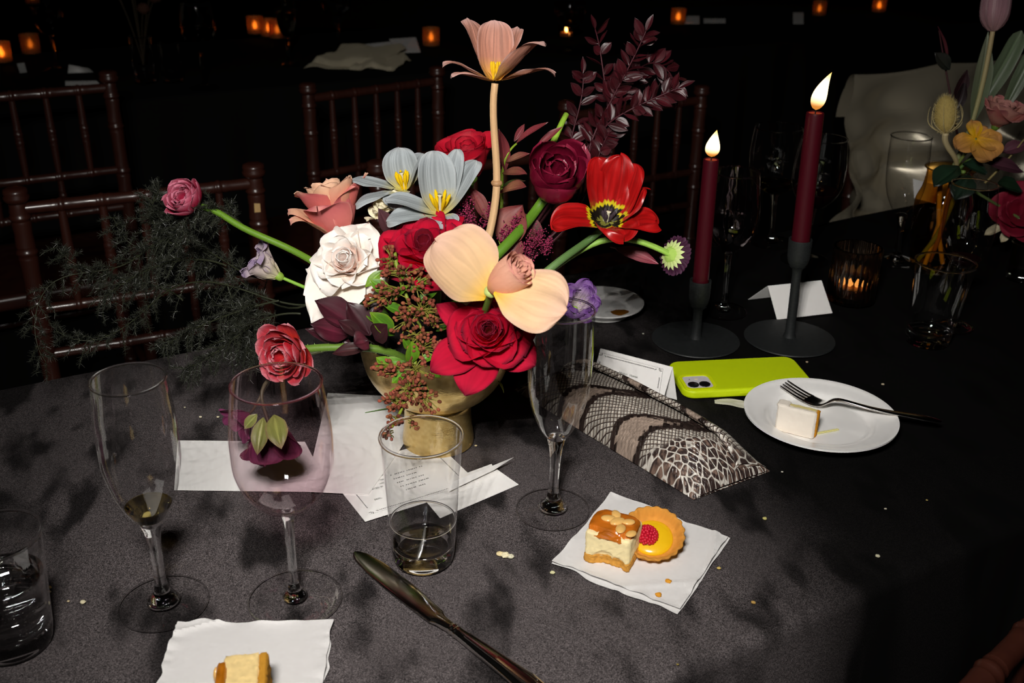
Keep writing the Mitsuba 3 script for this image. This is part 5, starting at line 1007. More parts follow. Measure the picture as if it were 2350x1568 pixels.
def bag_pt(a, b, lift=0.0, grow=1.0):
    f_, k_ = bag_edge(a)
    ends = np.clip(min(a / 0.16, (1 - a) / 0.13), 0, 1) ** 0.55
    H = (0.0035 + 0.038 * ends * (0.80 + 0.20 * math.sin(math.pi * a))) * grow
    z = H * (math.sin(math.pi * min(max(b, 0), 1) ** 0.86) ** 0.62)
    pinch = (0.5 - b) * 0.0 + 0.0
    q = f_ + (k_ - f_) * (b + (b < 0.5) * -0.0)
    n0 = 0.0014 * (meshkit.noise(np.array([a * 9, b * 4, 1.0]), 3) - .5)
    return q + np.array([0, 0, z + lift + n0 + 0.001])
na, nb = 90, 44
g = np.array([[bag_pt(a, b) for b in np.linspace(0, 1, nb)] for a in np.linspace(0, 1, na)])
uvg = np.array([[(a, b) for b in np.linspace(0, 1, nb)] for a in np.linspace(0, 1, na)]).reshape(-1, 2)
bot = np.array([[bag_edge(a)[0] + (bag_edge(a)[1] - bag_edge(a)[0]) * b + [0, 0, 0.0008] for b in np.linspace(0, 1, nb)] for a in np.linspace(0, 1, na)])
Fb = grid_faces(na, nb)
part(pk, 'body', (np.vstack([g.reshape(-1, 3), bot.reshape(-1, 3)]), np.vstack([Fb, Fb[:, ::-1] + na * nb])), 'mat_snake', True, uv=np.vstack([uvg, uvg]))
lip = []; luv = []
bs = np.r_[np.linspace(1.0, 0.60, 24), np.full(7, 0.57), np.linspace(0.60, 0.86, 10)]
for a in np.linspace(0.02, 0.985, na):
    row = []
    e = np.clip(min(a / 0.05, (1 - a) / 0.05), 0, 1) ** .5
    for i, b in enumerate(bs):
        if i < 24: q = bag_pt(a, b, 0.0015 + 0.0085 * e * np.clip((0.95 - b) / 0.3, 0, 1))
        elif i < 31:
            t = (i - 24) / 6.0 * math.pi; c = bag_pt(a, 0.60, 0.0075 * e + 0.001); q = c + unit(bag_edge(a)[0] - bag_edge(a)[1]) * 0.0034 * math.sin(t) + [0, 0, 0.0030 * math.cos(t) * e]
        else: q = bag_pt(a, b, 0.0022 * e + .0008)
        row.append(q); luv.append((a, (0.0 if i < 4 else .98) - 0.35 * (i / len(bs))))
    lip.append(row)
part(pk, 'flap', (np.array(lip).reshape(-1, 3), grid_faces(na, len(bs))), 'mat_snake', True, uv=np.array(luv))

# ---------------------------------------------------------------- paper napkins
def napkin(label, c, waves, seed, ply=True):
    key = thing('paper_napkin', label, 'napkin')
    n = 46; u, v = np.meshgrid(np.linspace(0, 1, n), np.linspace(0, 1, n), indexing='ij'); u, v = u[..., None], v[..., None]
    def make(ins, z, amp, sd):
        top = (1 - u) * (1 - v) * c[0] + u * (1 - v) * c[1] + u * v * c[2] + (1 - u) * v * c[3]
        mid = np.mean(c, axis=0); q = np.concatenate([u, v, u * 0], -1)
        top = mid + (top - mid) * ins
        ed = np.maximum(np.abs(2 * u - 1), np.abs(2 * v - 1)) ** 10
        wv = (meshkit.noise(q * 7 + sd, sd)[..., None] - .5); out = unit(np.array([1, 0, 0]))
        top = top + ed * (meshkit.noise(q * 6 + sd + 9, sd)[..., None] - .5) * 0.004 * np.array([1, 1, 0])
        z_ = z + amp * (ed * np.abs(wv) * 2.2 + 0.25 * meshkit.fbm(q * 3 + sd, 3, sd)[..., None] + .0)
        for (x0, y0, x1, y1, h) in waves:                      # soft folds
            d = np.abs((u - x0) * (y1 - y0) - (v - y0) * (x1 - x0)) / math.hypot(x1 - x0, y1 - y0); z_ = z_ + h * np.exp(-(d / 0.02) ** 2)
        return top + z_ * np.array([0, 0, 1.0])
    def closed(top, t):
        V = np.vstack([top.reshape(-1, 3), top.reshape(-1, 3) - [0, 0, t]]); F = grid_faces(n, n); k = n * n
        e = np.r_[np.arange(n), np.arange(1, n) * n + n - 1, (n - 1) * n + np.arange(n - 2, -1, -1), np.arange(n - 2, 0, -1) * n]; e2 = np.roll(e, -1)
        return V, np.vstack([F, F[:, ::-1] + k, np.stack([e, e + k, e2 + k], -1), np.stack([e, e2 + k, e2], -1)])
    part(key, 'lower_ply', closed(make(1.0, 0.0010, 0.0010, seed + 4), 0.0004), 'mat_tissue', 30)
    part(key, 'upper_ply', closed(make(0.985, 0.0032, 0.0026, seed), 0.0005), 'mat_tissue', 30)
    return key
napkin('white cocktail napkin holding a piece of cheesecake and a fruit tart', [P(1403, 1138), P(1676, 1238), P(1557, 1412), P(1264, 1298)], [(0.9, 0, 1, .35, .002), (.55, 1, .8, .8, .0012)], 3)
napkin('white cocktail napkin with a cake slice at the bottom edge of the picture', [P(409, 1436), P(763, 1434), P(744, 1600), P(340, 1622)], [(0, .15, .25, 0, .002)], 12)

# ---------------------------------------------------------------- cakes
def crumbly(v, amp, f, seed): return v * (1 + amp * 2 * (meshkit.fbm(v * f + 3, 3, seed)[:, None] - .5))
def slab(w, d, h, cuts=(), seed=0, amp=.0009, res=.0022, radius=0.002):
    """a crumbly block of cake, with bites taken out"""
    m = manifold3d.Manifold.cube((w - 2 * radius, d - 2 * radius, h - 2 * radius * .6), True).translate((0, 0, h / 2))
    m = manifold3d.Manifold.hull_points(np.vstack([np.array(m.to_mesh().vert_properties)[:, :3] + radius * np.array(o) for o in [(1, 0, 0), (-1, 0, 0), (0, 1, 0), (0, -1, 0), (0, 0, .6), (0, 0, -.6)]]))
    for (x, y, z, r) in cuts: m = m - manifold3d.Manifold.sphere(r, 40).translate((x, y, z))
    v, f = asvf(m.refine_to_length(res)); tm = trimesh.Trimesh(v, f, process=False); v = v + tm.vertex_normals * (amp * 2 * (meshkit.fbm(v * 520 + seed, 3, seed) - .5))[:, None]
    return v, f
# cheesecake square with a bite
ck = thing('cheesecake_square', 'bitten cheesecake square with caramel and almonds on the napkin', 'cake')
ca = P(1405, 1284); ang = math.radians(-24); s = mpp(ca + [0, 0, .02])
cs = 110 * s * 0.98
def at_cake(m): return oriented(m, ca, ang, 0.0036)
bites = [(-.001, -.0265, .004, .0145), (.008, -.0245, .003, .012), (-.008, -.0275, .004, .011)]
CW, CDp = .040, .036
v, f = at_cake(slab(CW, CDp, .009, bites, 1, .0014)); part(ck, 'crumb_crust', (v, f), 'mat_matt', True, color=lin('#c08a3c') * (0.7 + .6 * meshkit.noise(v * 700, 2))[:, None])
v, f = slab(CW - .001, CDp - .001, .023, [(x, y, z - .007, r * 1.02) for x, y, z, r in bites], 2, .0008); v = v + [0, 0, .0075]; v, f = at_cake((v, f)); part(ck, 'cheesecake', (v, f), 'mat_matt', True, color=np.clip(lin('#e8d6a4') * (0.88 + .24 * meshkit.noise(v * 420, 5))[:, None], 0, 1))
top = trimesh.creation.icosphere(subdivisions=4); tv = np.array(top.vertices); tv = np.sign(tv) * np.abs(tv) ** .6 * [CW * .50, CDp * .50, .0032] * (1 + .20 * (meshkit.fbm(tv * 2.4, 3, 6)[:, None] - .5)); tv = tv + [0, 0, .0315]
tv[:, 2] += np.where(tv[:, 1] < -CDp * .34, -.0022 * meshkit.noise(tv * 300, 4) * 2, 0)
v, f = at_cake((tv, np.array(top.faces))); part(ck, 'caramel_glaze', (v, f), 'mat_glaze', True, color=np.clip(lin('#a85a12') * (0.6 + .8 * meshkit.noise(v * 160, 3))[:, None], 0, 1))
for i, (x, y, r, tx) in enumerate([(-.006, .002, .0052, .3), (.002, .001, .0055, .9), (.008, -.008, .005, 1.7), (-.002, .010, .0048, 2.2), (.011, .004, .0045, .5), (.018, -.011, .0042, 1.1)]):
    b = blob([0, 0, 0], [r * 1.25, r * .85, r * .42], .12, 1.5, 2, i); bv = b[0] @ rot_z(tx).T + [x, y, .0352]; v, f = at_cake((bv, b[1])); part(ck, 'almond', (v, f), 'mat_glaze', True, color=np.tile(lin('#d6a860'), (len(v), 1)))
# tart leaning on it
tk_ = thing('fruit_tart', 'small tart with yellow curd and a raspberry leaning on the cheesecake', 'tart')
tc = Q(1494, 1234, 0); 
tc = P(1497, 1236, .014); tR = 72 * mpp(tc); tax = unit(np.array([-.05, -.36, 0.93])); TF = frame(tax)
def tart_pt(m): v, f = m; return np.asarray(v) @ TF.T + tc, f
nn_, rows = 160, []
for r, z in [(0, -.010), (.50, -.0102), (.66, -.0085), (.80, -.002), (.93, .0045), (1.0, .0072), (1.01, .0088), (.97, .0095), (.90, .0080), (.80, .0032), (.72, .0008), (.5, 0.0), (0, 0.0)]:
    a = np.arange(nn_) * 2 * np.pi / nn_; flu = 1 + .022 * r ** 6 * np.sign(np.sin(20 * a)) * np.abs(np.sin(20 * a)) ** .6
    rows.append(np.stack([tR * max(r, 1e-4) * flu * np.cos(a), tR * max(r, 1e-4) * flu * np.sin(a), np.full(nn_, z)], -1))
v = np.vstack(rows); v = v + .0012 * (np.stack([meshkit.fbm(v * 260 + q, 3, 2) for q in (0, 5, 9)], -1) - .5); f = grid_faces(len(rows), nn_, True); hh = np.linalg.norm(v[:, :2], axis=1) / tR
col = lin('#c98a3a') * (0.72 + .45 * meshkit.fbm(v * 420, 3, 1))[:, None] * np.where(hh > .95, .88, 1.06)[:, None]; part(tk_, 'pastry_shell', (*tart_pt((v, f)),), 'mat_matt', True, color=np.clip(col, 0, 1))
fv = trimesh.creation.icosphere(subdivisions=4); v = np.array(fv.vertices) * [tR * .66, tR * .66, .0050]; v = v * (1 + .03 * (meshkit.noise(v * 90, 3)[:, None] - .5)); v[:, 2] += .0008; part(tk_, 'curd', tart_pt((v, np.array(fv.faces))), 'mat_glaze', True, color=np.tile(lin('#d8ac10'), (len(v), 1)))
rk = part(tk_, 'raspberry', tart_pt(blob([-.0050, -.0015, .0072], [.0085, .0085, .0060], .06, 2, 2, 3)), 'mat_glaze', True, color=np.tile(lin('#7a0c18'), (162, 1)))
dr_ = []; rg = np.random.default_rng(6)
for i in range(70):
    q = i / 70.0; phi, ct = i * 2.39996, 1 - 1.15 * q; st_ = math.sqrt(max(0, 1 - ct * ct)); dr_.append(blob([-.0050 + .0084 * st_ * math.cos(phi), -.0015 + .0084 * st_ * math.sin(phi), .0072 + .0062 * ct], [.0016] * 3, .05, 2, 1, i))
v, f = tart_pt(joined(dr_)); part(rk, 'drupelets', (v, f), 'mat_glaze', True, color=np.tile(lin('#b3122a'), (len(v), 1)), kind='stuff')
# the slice at the bottom edge
bk = thing('cheesecake_square', 'cheesecake piece lying on its side on the napkin at the bottom edge', 'cake')
bc = P(558, 1652); ba = math.radians(10)
def at_b(m): v, f = m; v = np.asarray(v); v = np.stack([v[:, 2] * -1 + .014, v[:, 1], v[:, 0] + .0185], -1); return oriented((v, f), bc, ba, .0038)
v, f = at_b(slab(.036, .042, .024, [(-.008, .028, .010, .010)], 9, .0012)); part(bk, 'cheesecake', (v, f), 'mat_matt', True, color=np.clip(lin('#dfc488') * (0.85 + .3 * meshkit.noise(v * 420, 5))[:, None], 0, 1))
v, f = slab(.036, .042, .006, (), 4, .0014); v = v - [0, 0, .0055]; part(bk, 'crumb_crust', at_b((v, f)), 'mat_matt', True, color=np.tile(lin('#b8832c'), (len(v), 1)))
tv2 = (tv - [0, 0, .0315]) * [1, 1.05, 1.5] + [0, 0, .0245]; v, f = at_b((tv2, np.array(top.faces))); part(bk, 'caramel_glaze', (v, f), 'mat_glaze', True, color=np.clip(lin('#a4600e') * (.6 + .8 * meshkit.noise(v * 160, 3))[:, None], 0, 1))
for i, (x, y) in enumerate([(-.008, -.012), (.006, -.006), (-.002, .006), (.010, .010)]):
    b = blob([0, 0, 0], [.0062, .0042, .0024], .12, 1.5, 2, i); v, f = at_b((b[0] @ rot_z(i * 1.1).T + [x, y, .0290], b[1])); part(bk, 'almond', (v, f), 'mat_glaze', True, color=np.tile(lin('#d6a860'), (len(v), 1)))
# morsel on the plate
mk2 = thing('cake_morsel', 'last bite of white frosted cake on the dessert plate', 'cake')
mc = P(1828, 990, .008); ma = math.radians(-28)
v, f = slab(.040, .012, .028, (), 12, .0009); v[:, 0] += .0; c = np.where((v[:, 1] < -.0015)[:, None], lin('#e6ddcc'), lin('#d9c98a')); c = np.where((v[:, 0] > .0165)[:, None], lin('#c9861e'), c)
v2 = v * [1, 1, 1]; part(mk2, 'sponge', oriented((v2, f), mc + [0, 0, .0], ma), 'mat_matt', True, color=np.clip(c * (.88 + .24 * meshkit.noise(v * 500, 2))[:, None], 0, 1))
v, f = slab(.040, .0055, .0300, (), 13, .0007); v = v + [-.001, -.0070, -.0002]; part(mk2, 'frosting', oriented((v, f), mc, ma), 'mat_petal', True, color=np.tile(lin('#e8dfd2'), (len(v), 1)))
v, f = slab(.012, .014, .004, (), 14, .0006); v = v + [-.016, -.002, .0268]; part(mk2, 'frosting_cap', oriented((v, f), mc, ma), 'mat_petal', True, color=np.tile(lin('#e8dfd2'), (len(v), 1)))
sm = []
for i, t in enumerate(np.linspace(0, 1, 9)): sm.append(blob(P(1877 + 44 * t, 994 - 8 * t, .0085), [.0022, .0016, .0009], .3, 3, 1, i))
v, f = joined(sm); solo('frosting_smear', 'pale yellow smear of cake on the dessert plate', 'cake smear', (v, f), 'mat_matt', True, color=np.tile(lin('#dcd690'), (len(v), 1)), kind='stuff')
# fallen petal beside the plate, blades of green on the table
pkk = solo('fallen_petal', 'shrivelled pale petal lying left of the dessert plate', 'petal', *(lambda r: ((r[0] @ rot_z(math.radians(-8)).T @ np.eye(3) + P(1640, 922, .001), r[1]), 'mat_petal'))(petal(L=.042, W=.017, th=(86, 90, 92), kinv=(.03, .04), ruffle=.004, prof='strap', seed=3, m=14)), color=np.tile(lin('#c9c6b4'), (154, 1)))
solo('grass_blade', 'thin green blade lying on the white page by the vase', 'blade of grass', tube(spline([P(838, 947, .004), P(870, 941, .005), P(900, 936, .006), P(935, 934, .006)], 14), np.linspace(.0004, .0013, 14), 6, True, .4), 'mat_leaf', True, color=np.tile(lin('#4f7a2c'), (86, 1)))
solo('petal_sliver', 'thin yellow-green sliver hanging below the front red rose', 'leaf', tube(spline([Q(1140, 872, .875), Q(1148, 880, .872), Q(1156, 902, .870)], 12), np.interp(np.linspace(0, 1, 12), [0, .5, 1], [.0004, .0015, .0003]), 6, True, .4), 'mat_leaf', True, color=np.tile(lin('#98a02c'), (74, 1)))
# crumbs
CRUMBS = [(1160, 1274, .0042, '#dcd2ae', 'largest pale cake crumb between the water tumbler and the tart napkin'), (1172, 1277, .0032, '#cfcab0', 'greyish cake crumb touching the right of the largest pale crumb'), (1148, 1271, .0036, '#d9c89a', 'yellowish cake crumb touching the left of the largest pale crumb'),
          (1268, 1314, .0022, '#c9c59a', 'cream crumb by the left corner of the tart napkin'), (1650, 1304, .0018, '#c0a860', 'tan crumb just right of the tart napkin'), (1534, 1334, .0030, '#c98a2c', 'larger golden crumb lying on the tart napkin'), (1511, 1365, .0028, '#c98a2c', 'smaller golden crumb nearer the front edge on the tart napkin'),
          (1729, 1383, .0020, '#a8864a', 'brownish crumb on the cloth to the right of the lowest napkin corner'), (1755, 1190, .0022, '#b0a868', 'yellowish crumb on the cloth in front of the right end of the clutch'), (108, 1358, .0030, '#d8c8a0', 'pale crumb touching the foot of the glass of sparkling water'), (112, 1348, .0022, '#d0b070', 'golden crumb just behind the pale one by the sparkling water'),
          (190, 1382, .0024, '#c9c0a0', 'pale flat crumb left of the foot of the left flute'), (157, 1380, .0012, '#b0a080', 'tiny speck between the sparkling water and the left flute'), (460, 957, .0018, '#d8d0b4', 'pale crumb behind the white strip, the middle one of three'), (500, 957, .0016, '#d0c8a8', 'pale crumb behind the white strip, nearest to the pink glass'), (424, 935, .0012, '#c0b8a0', 'pale speck behind the white strip, the farthest left of three'),
          (2026, 882, .0020, '#b8a890', 'crumb on the cloth behind the dessert plate and the fork'), (2014, 1276, .0022, '#b8b49a', 'lone pale crumb on the dark right side of the cloth'), (1852, 831, .0018, '#b09c84', 'crumb in front of the tall candle holder by the phone'), (2032, 1168, .0014, '#b0aa98', 'small crumb on the cloth below the right of the dessert plate'), (1795, 1083, .0012, '#b8b4a8', 'speck just right of the pointed end of the clutch'),
          (1355, 1327, .0010, '#c8c4b8', 'speck along the front edge of the tart napkin'), (2127, 1148, .0012, '#9a8a50', 'dull yellow speck at the far right below the fork handle'), (1476, 766, .0014, '#b0aca0', 'speck on the cloth left of the low candle holder'), (1092, 1023, .0014, '#c8b890', 'crumb at the right of the foot of the gold vase'), (1555, 1525, .0010, '#8a7a40', 'speck near the bottom edge below the tart napkin')]
for i, (x, y, r, c, lb) in enumerate(CRUMBS):
    z = .0038 if (x, y) in ((1534, 1334), (1511, 1365)) else .0006
    v, f = blob(P(x, y, z + r * .4), [r * .9, r * .75, r * .5], .5, 2.2, 2, i)
    solo('cake_crumb', lb, 'crumb', (v, f), 'mat_matt', True, color=np.tile(lin(c), (len(v), 1)), group='crumbs on the table')
YOFF = 0.0
# ---------------------------------------------------------------- satin thrown over a chair back, at the right
c6L = P(1990, 182, ZC + .05); c6R = c6L + TD * 0.38
chair('dark chair at the right with champagne satin thrown over its back', c6L, c6R, -1, detail=False)
def satin():
    ns, nt = 70, 60; ex = TD; V = []
    n_out = -TN                                                      # towards the table
    for i in range(ns):
        s = -0.06 + 0.60 * i / (ns - 1)
        for j in range(nt):
            t = j / (nt - 1)                                         # from behind, over the rail, down the front
            q = min(1.0, t / .22) * math.pi / 2                        # up behind the rail, over it, down in front
            if t < .22: dz, off = -0.10 * (1 - math.sin(q)) , -0.028 + 0.056 * (1 - math.cos(q))
            else: dz, off = -(t - .22) / .78 * 0.42, 0.028 + 0.10 * (t - .22)
            top = c6L[2] + .026 - .018 * abs(math.sin(2.2 * (s + .09) / .62 * math.pi)) * .5 
            wv = .042 * math.sin(27 * s + 6 * t + 1.8 * math.sin(6 * t + 3 * s)) + .030 * math.sin(52 * s - 13 * t) * t + .012 * math.sin(34 * t + 20 * s) + .05 * (meshkit.fbm(np.array([s * 9, t * 5, 2.0]), 3, 4) - .5)
            sp = s * (1 + .05 * t) - .20 * max(0, t - .1) * max(0, 1 - i / 40.0)
            V.append(c6L * [1, 1, 0] + ex * sp + n_out * (off + .012 + wv * min(1, max(0, t - .22) * 3.2)) + np.array([0, 0, top + dz]))
    solo('satin_shawl', 'champagne satin shawl draped over the chair back at the upper right', 'shawl', (np.array(V), grid_faces(ns, nt)), 'mat_satin', True)
satin()
# ---------------------------------------------------------------- second flower arrangement at the right edge
YB = 1.42
vb2 = P(2150, 640); 
av = thing('amber_vase', 'amber glass vase at the right with cut stems standing in it', 'vase')
AB = np.array([Q(2140, 600, YB)[0], YB, TZ + .0006]); mA = mpp(AB)
part(av, 'wall', lathe(smooth_prof([(.030, .003), (.034, .02), (.040, .06), (.040, .10), (.033, .125), (.031, .145), (.034, .152)], 40), 48, AB), 'mat_pane_amber')
part(av, 'rim', torus(.034, .0012, .152, 48, 8, AB), 'mat_glass')
part(av, 'base', lathe([(0, 0), (.030, 0), (.031, .004), (.028, .006), (0, .006)], 40, AB), 'mat_glass')
AM = AB + [0, 0, .14]
for i, (dx, dy) in enumerate([(-.012, .0), (.010, .006), (.0, -.010), (.016, -.006)]):
    solo('cut_stem', ['pale', 'yellowish', 'brownish', 'greenish'][i] + ' cut stem standing inside the amber vase', 'stem', tube(spline([AB + [-dx * 1.3, -dy, .008], AB + [dx * .3, dy, .08], AM + [dx, dy, .01]], 10), .0034, 8), 'mat_stem', True, color=np.tile(lin(['#b9a860', '#a89a4a', '#8a6a3c', '#6f8a3c'][i]), (82, 1)), group='stems in the amber vase')
s = mpp(Q(2285, 40, YB))
f = Flower('tulip', 'closed dusky pink tulip at the top right corner', 'tulip', Q(2278, 72, YB), A(.08, .98, .1))
for i in range(6): f.petal(i * 60 + (30 if i < 3 else 0), dict(base='#8a6a6a', mid='#8f6a72', tip='#80606a', edge='#a08488', streak=.15), L=118 * s, W=74 * s, th=(62, 18, -4, -14), rho0=4 * s, kinv=(36 * s, 34 * s), prof='tulip', m=14)
stem(f.key, [f.c, Q(2268, 130, YB), Q(2240, 250, YB), AM], .0032, .0035, '#a3906a', '#7f8a5a')
lk = thing('tulip_leaf', 'long grey-green tulip leaf rising below the closed pink tulip', 'leaf'); leaf_on(lk, Q(2230, 290, YB), Q(2268, 72, YB + .01), 52 * s, A(.2, .1, .9), dict(base='#4f5a44', mid='#5f6a52', tip='#6a6a5a', edge='#6a7460'), name='blade', prof='leaf', m=14, n=9)
lk = thing('tulip_leaf', 'broad grey-green leaf leaning right below the top right tulip', 'leaf'); leaf_on(lk, Q(2250, 240, YB + .01), Q(2345, 70, YB + .02), 50 * s, A(.2, .1, .9), dict(base='#46523a', mid='#54604a', tip='#5a6a50', edge='#5a6450'), name='blade', prof='strap', m=14, n=9)
lk = thing('tulip_leaf', 'dark green leaf cut by the right edge above the peach rose', 'leaf'); leaf_on(lk, Q(2310, 240, YB + .01), Q(2375, 110, YB + .02), 36 * s, A(-.2, .1, .9), dict(base='#46523a', mid='#4a5640', tip='#54604a', edge='#5a6450'), name='blade', prof='strap', m=12, n=9)
PK = lambda t: dict(base='#8a4a3a', mid='#b0786a', tip='#b8877a' if t < .7 else '#a04a58', edge='#a8706c')
rose('peach_rose', 'loose peach rose at the right edge in the second arrangement', Q(2285, 290, YB), A(.15, .75, .55), 62 * s, PK, 16, .75, 33, 'mat_petal', tight=.2, ruffle=.06, wide=1.15, tallness=1.15, stem_to=AM)
f = Flower('orchid', 'orange and yellow ragged flower under the peach rose at the right', 'flower', Q(2240, 318, YB - .03), A(-.1, .3, .9))
for phi, L, W in ((-70, 66, 80), (-150, 55, 60), (-20, 52, 62), (95, 44, 36), (40, 34, 36)): f.petal(phi, dict(base='#d8a010', mid='#c08a3c' if phi < 50 else '#d0a010', tip='#b07c48', streak=.2), L=L * s, W=W * s, th=(84, 80, 84, 96), rho0=2 * s, kinv=(60 * s, 80 * s), prof='round', ruffle=10 * s)
stem(f.key, [f.c, AM], .002, .002, '#7f8a4a', '#6a7a3a')
def teasel():
    s = mpp(Q(2165, 260, YB - .03)); c = Q(2170, 305, YB - .03)
    f = Flower('teasel', 'pale dried teasel head standing among the right-hand flowers', 'teasel', c, A(-.06, .98, .15)); rg = np.random.default_rng(4)
    f.add('head', blob([0, 0, 42 * s], [24 * s, 24 * s, 42 * s], .05, 4, 3), 'mat_matt', '#b09a5a')
    ms = []
    for i in range(900):
        ct = rg.uniform(-1, 1); a = rg.uniform(0, 6.3); q = np.array([math.sqrt(1 - ct * ct) * math.cos(a), math.sqrt(1 - ct * ct) * math.sin(a), ct]); b = q * [24 * s, 24 * s, 42 * s] + [0, 0, 42 * s]; d = unit(q + [0, 0, .5]); w = unit(np.cross(d, rg.normal(size=3))) * .0002
        ms.append((np.array([b - w, b + w, b + d * rg.uniform(6, 11) * s]), np.array([[0, 1, 2]])))
    v, ff = joined(ms); part(f.key, 'bristles', (f.w(v), ff), 'mat_leaf', False, color=np.tile(lin('#c0ae78'), (len(v), 1)), kind='stuff')
    for i in range(9):
        a = i * .7; p0 = np.array([6 * s * math.cos(a), 6 * s * math.sin(a), 0]); p1 = np.array([38 * s * math.cos(a), 38 * s * math.sin(a), 24 * s + 8 * s * (i % 3)]); p2 = np.array([32 * s * math.cos(a), 32 * s * math.sin(a), 62 * s])
        part(f.key, 'spiny_bract', (f.w(tube(spline([p0, p1, p2], 12), np.linspace(.0009, .0002, 12), 5)[0]), tube(spline([p0, p1, p2], 12), .001, 5)[1]), 'mat_matt', True, color=np.tile(lin('#b8a878'), (62, 1)))
    k = stem(f.key, [c, Q(2180, 345, YB - .02), Q(2195, 375, YB - .01), AM], .0042, .0030, '#c0b088', '#9a8a5a'); ms = []
teasel()
GD = lambda a: dict(base='#0f1c10', mid=a, tip='#16261a', edge='#14201a', streak=.1)
leaf_spray('dark green glossy leaves above the amber vase', [(2180, 480, YB), (2200, 420, YB), (2230, 390, YB)], [((2200, 380, YB - .03), (2142, 428, YB - .05), 62, A(-.3, .6, .7), GD('#183020')), ((2210, 375, YB - .03), (2265, 400, YB - .04), 56, A(.3, .6, .7), GD('#1a3424')), ((2225, 400, YB - .03), (2190, 460, YB - .05), 60, A(0, .5, .8), GD('#15281c')), ((2290, 420, YB - .02), (2345, 440, YB - .02), 60, A(.2, .6, .7), GD('#1a2c1c'))], scol='#3a3a20')
leaf_spray('maroon pointed leaves standing behind the teasel', [(2200, 330, YB + .02), (2185, 240, YB + .02), (2165, 130, YB + .03), (2155, 70, YB + .03)], [((2175, 150, YB + .02), (2152, 60, YB + .03), 20, A(.6, .1, .6), dict(base='#3a1c20', mid='#5a2a30', tip='#4a2028')), ((2180, 160, YB + .02), (2145, 120, YB + .02), 34, A(-.3, .2, .9), dict(base='#181c18', mid='#20221c', tip='#1c1a18')), ((2190, 230, YB + .02), (2220, 160, YB + .02), 34, A(.3, .2, .9), dict(base='#241418', mid='#2c181c', tip='#241418')), ((2190, 260, YB + .01), (2215, 185, YB + .02), 30, A(.3, .2, .9), dict(base='#1c1416', mid='#241a1c', tip='#1c1416'))], scol='#3a1c20')
leaf_spray('plum leaves at the right edge below the peach rose', [(2260, 420, YB), (2300, 380, YB), (2350, 320, YB)], [((2262, 372, YB - .02), (2350, 395, YB - .02), 44, A(0, .5, .8), dict(base='#38202a', mid='#4a2a34', tip='#402430')), ((2300, 350, YB), (2360, 330, YB), 40, A(0, .5, .8), dict(base='#4a2a34', mid='#5a3440', tip='#4a2a34'))], scol='#8a7a4a')
f = Flower('red_ranunculus', 'crimson ruffled flower cut by the right edge above the cloth', 'flower', Q(2338, 500, YB), A(-.3, .2, .9)); s = mpp(f.c)
for i in range(12): f.petal(i * 137.5, dict(base='#5a0a1c', mid='#7a1028', tip='#7a142c', edge='#8a2438'), L=(60 + 22 * i / 11) * s, W=(50 + 40 * i / 11) * s, th=(40 + 3 * i, 30 + 3 * i, 20 + 4 * i, 10 + 7 * i), rho0=3 * s, kinv=(20 * s + 3 * i * s, 30 * s + 4 * i * s), prof='round', ruffle=6 * s)
f.petal(205, dict(base='#c8c0a0', mid='#cfc6a8', tip='#c4b898'), L=84 * s, W=22 * s, th=(80, 84, 100), kinv=(20 * s, 20 * s), prof='strap', ruffle=5 * s, name='pale_petal'); f.petal(232, dict(base='#c8c0a0', mid='#cfc6a8', tip='#c4b898'), L=70 * s, W=22 * s, th=(80, 84, 100), kinv=(20 * s, 20 * s), prof='strap', ruffle=5 * s, name='pale_petal')
stem(f.key, [f.c, f.c * .4 + AM * .6, AM], .002, .002, '#5a6a3a', '#5a6a3a')
fb_ = P(2342, 640); votive('small amber votive glass cut by the right edge', fb_, 34 * mpp(fb_), .055, 1, 0, 'mat_pane_smoke', True, flame=False)
# folded grey card leaning by the vase
solo('paper_card', 'grey-white card standing behind the flute, left of the amber vase', 'card', sheet([Q(2098, 455, 1.62), Q(2148, 468, 1.62), Q(2150, 425, 1.62), Q(2095, 410, 1.62)], .0006), 'mat_paper', False)

# ---------------------------------------------------------------- on the second table
def napkin_fold():
    key = thing('cloth_napkin', 'crumpled cream cloth napkin on the second table, behind the dark chair', 'napkin')
    a, b = P(700, 158, .004), P(905, 165, .004); ex = unit(b - a); ey = np.array([-ex[1], ex[0], 0]); W = np.linalg.norm(b - a)
    for lay, (x0, x1, y0, y1, z, amp) in enumerate([(0.0, .86, 0.0, .28, .004, .006), (.02, .82, .03, .30, .020, .010), (.50, 1.0, -.015, .17, .012, .014)]):
        n = 34; V = []
        for i in range(n):
            for j in range(n):
                u, v = i / (n - 1), j / (n - 1); e = max(abs(2 * u - 1), abs(2 * v - 1))
                x = (x0 + (x1 - x0) * u) * W + .01 * (meshkit.noise(np.array([u * 3, v * 3, lay * 1.0]), 3) - .5) + .08 * v * W * .6; y = y0 + (y1 - y0) * v + .012 * (meshkit.noise(np.array([u * 5, 0, lay * 2.0]), 4) - .5)
                zz = z + amp * (meshkit.fbm(np.array([u * 4, v * 3, lay * 3.0]), 3, 5) - .3) * 2 + .006 * math.sin(9 * u + 5 * v + lay) - (z + .002) * max(0, e - .86) / .14 * .85
                V.append(a + ex * x + ey * y + [0, 0, max(zz, .002 + lay * .001)])
        part(key, 'folded_layer', (np.array(V), grid_faces(n, n)), 'mat_linen', True)
napkin_fold()
solo('white_card', 'white card leaning beside the cream cloth napkin on the second table', 'card', sheet([P(910, 122, .002), P(965, 120, .002), P(954, 86, .012), P(893, 90, .012)], .0008), 'mat_paper', False)
solo('white_card', 'greyish card half under the cream cloth napkin', 'card', sheet([P(860, 132, .006), P(905, 124, .006), P(896, 96, .014), P(838, 102, .014)], .0008), 'mat_paper', False)
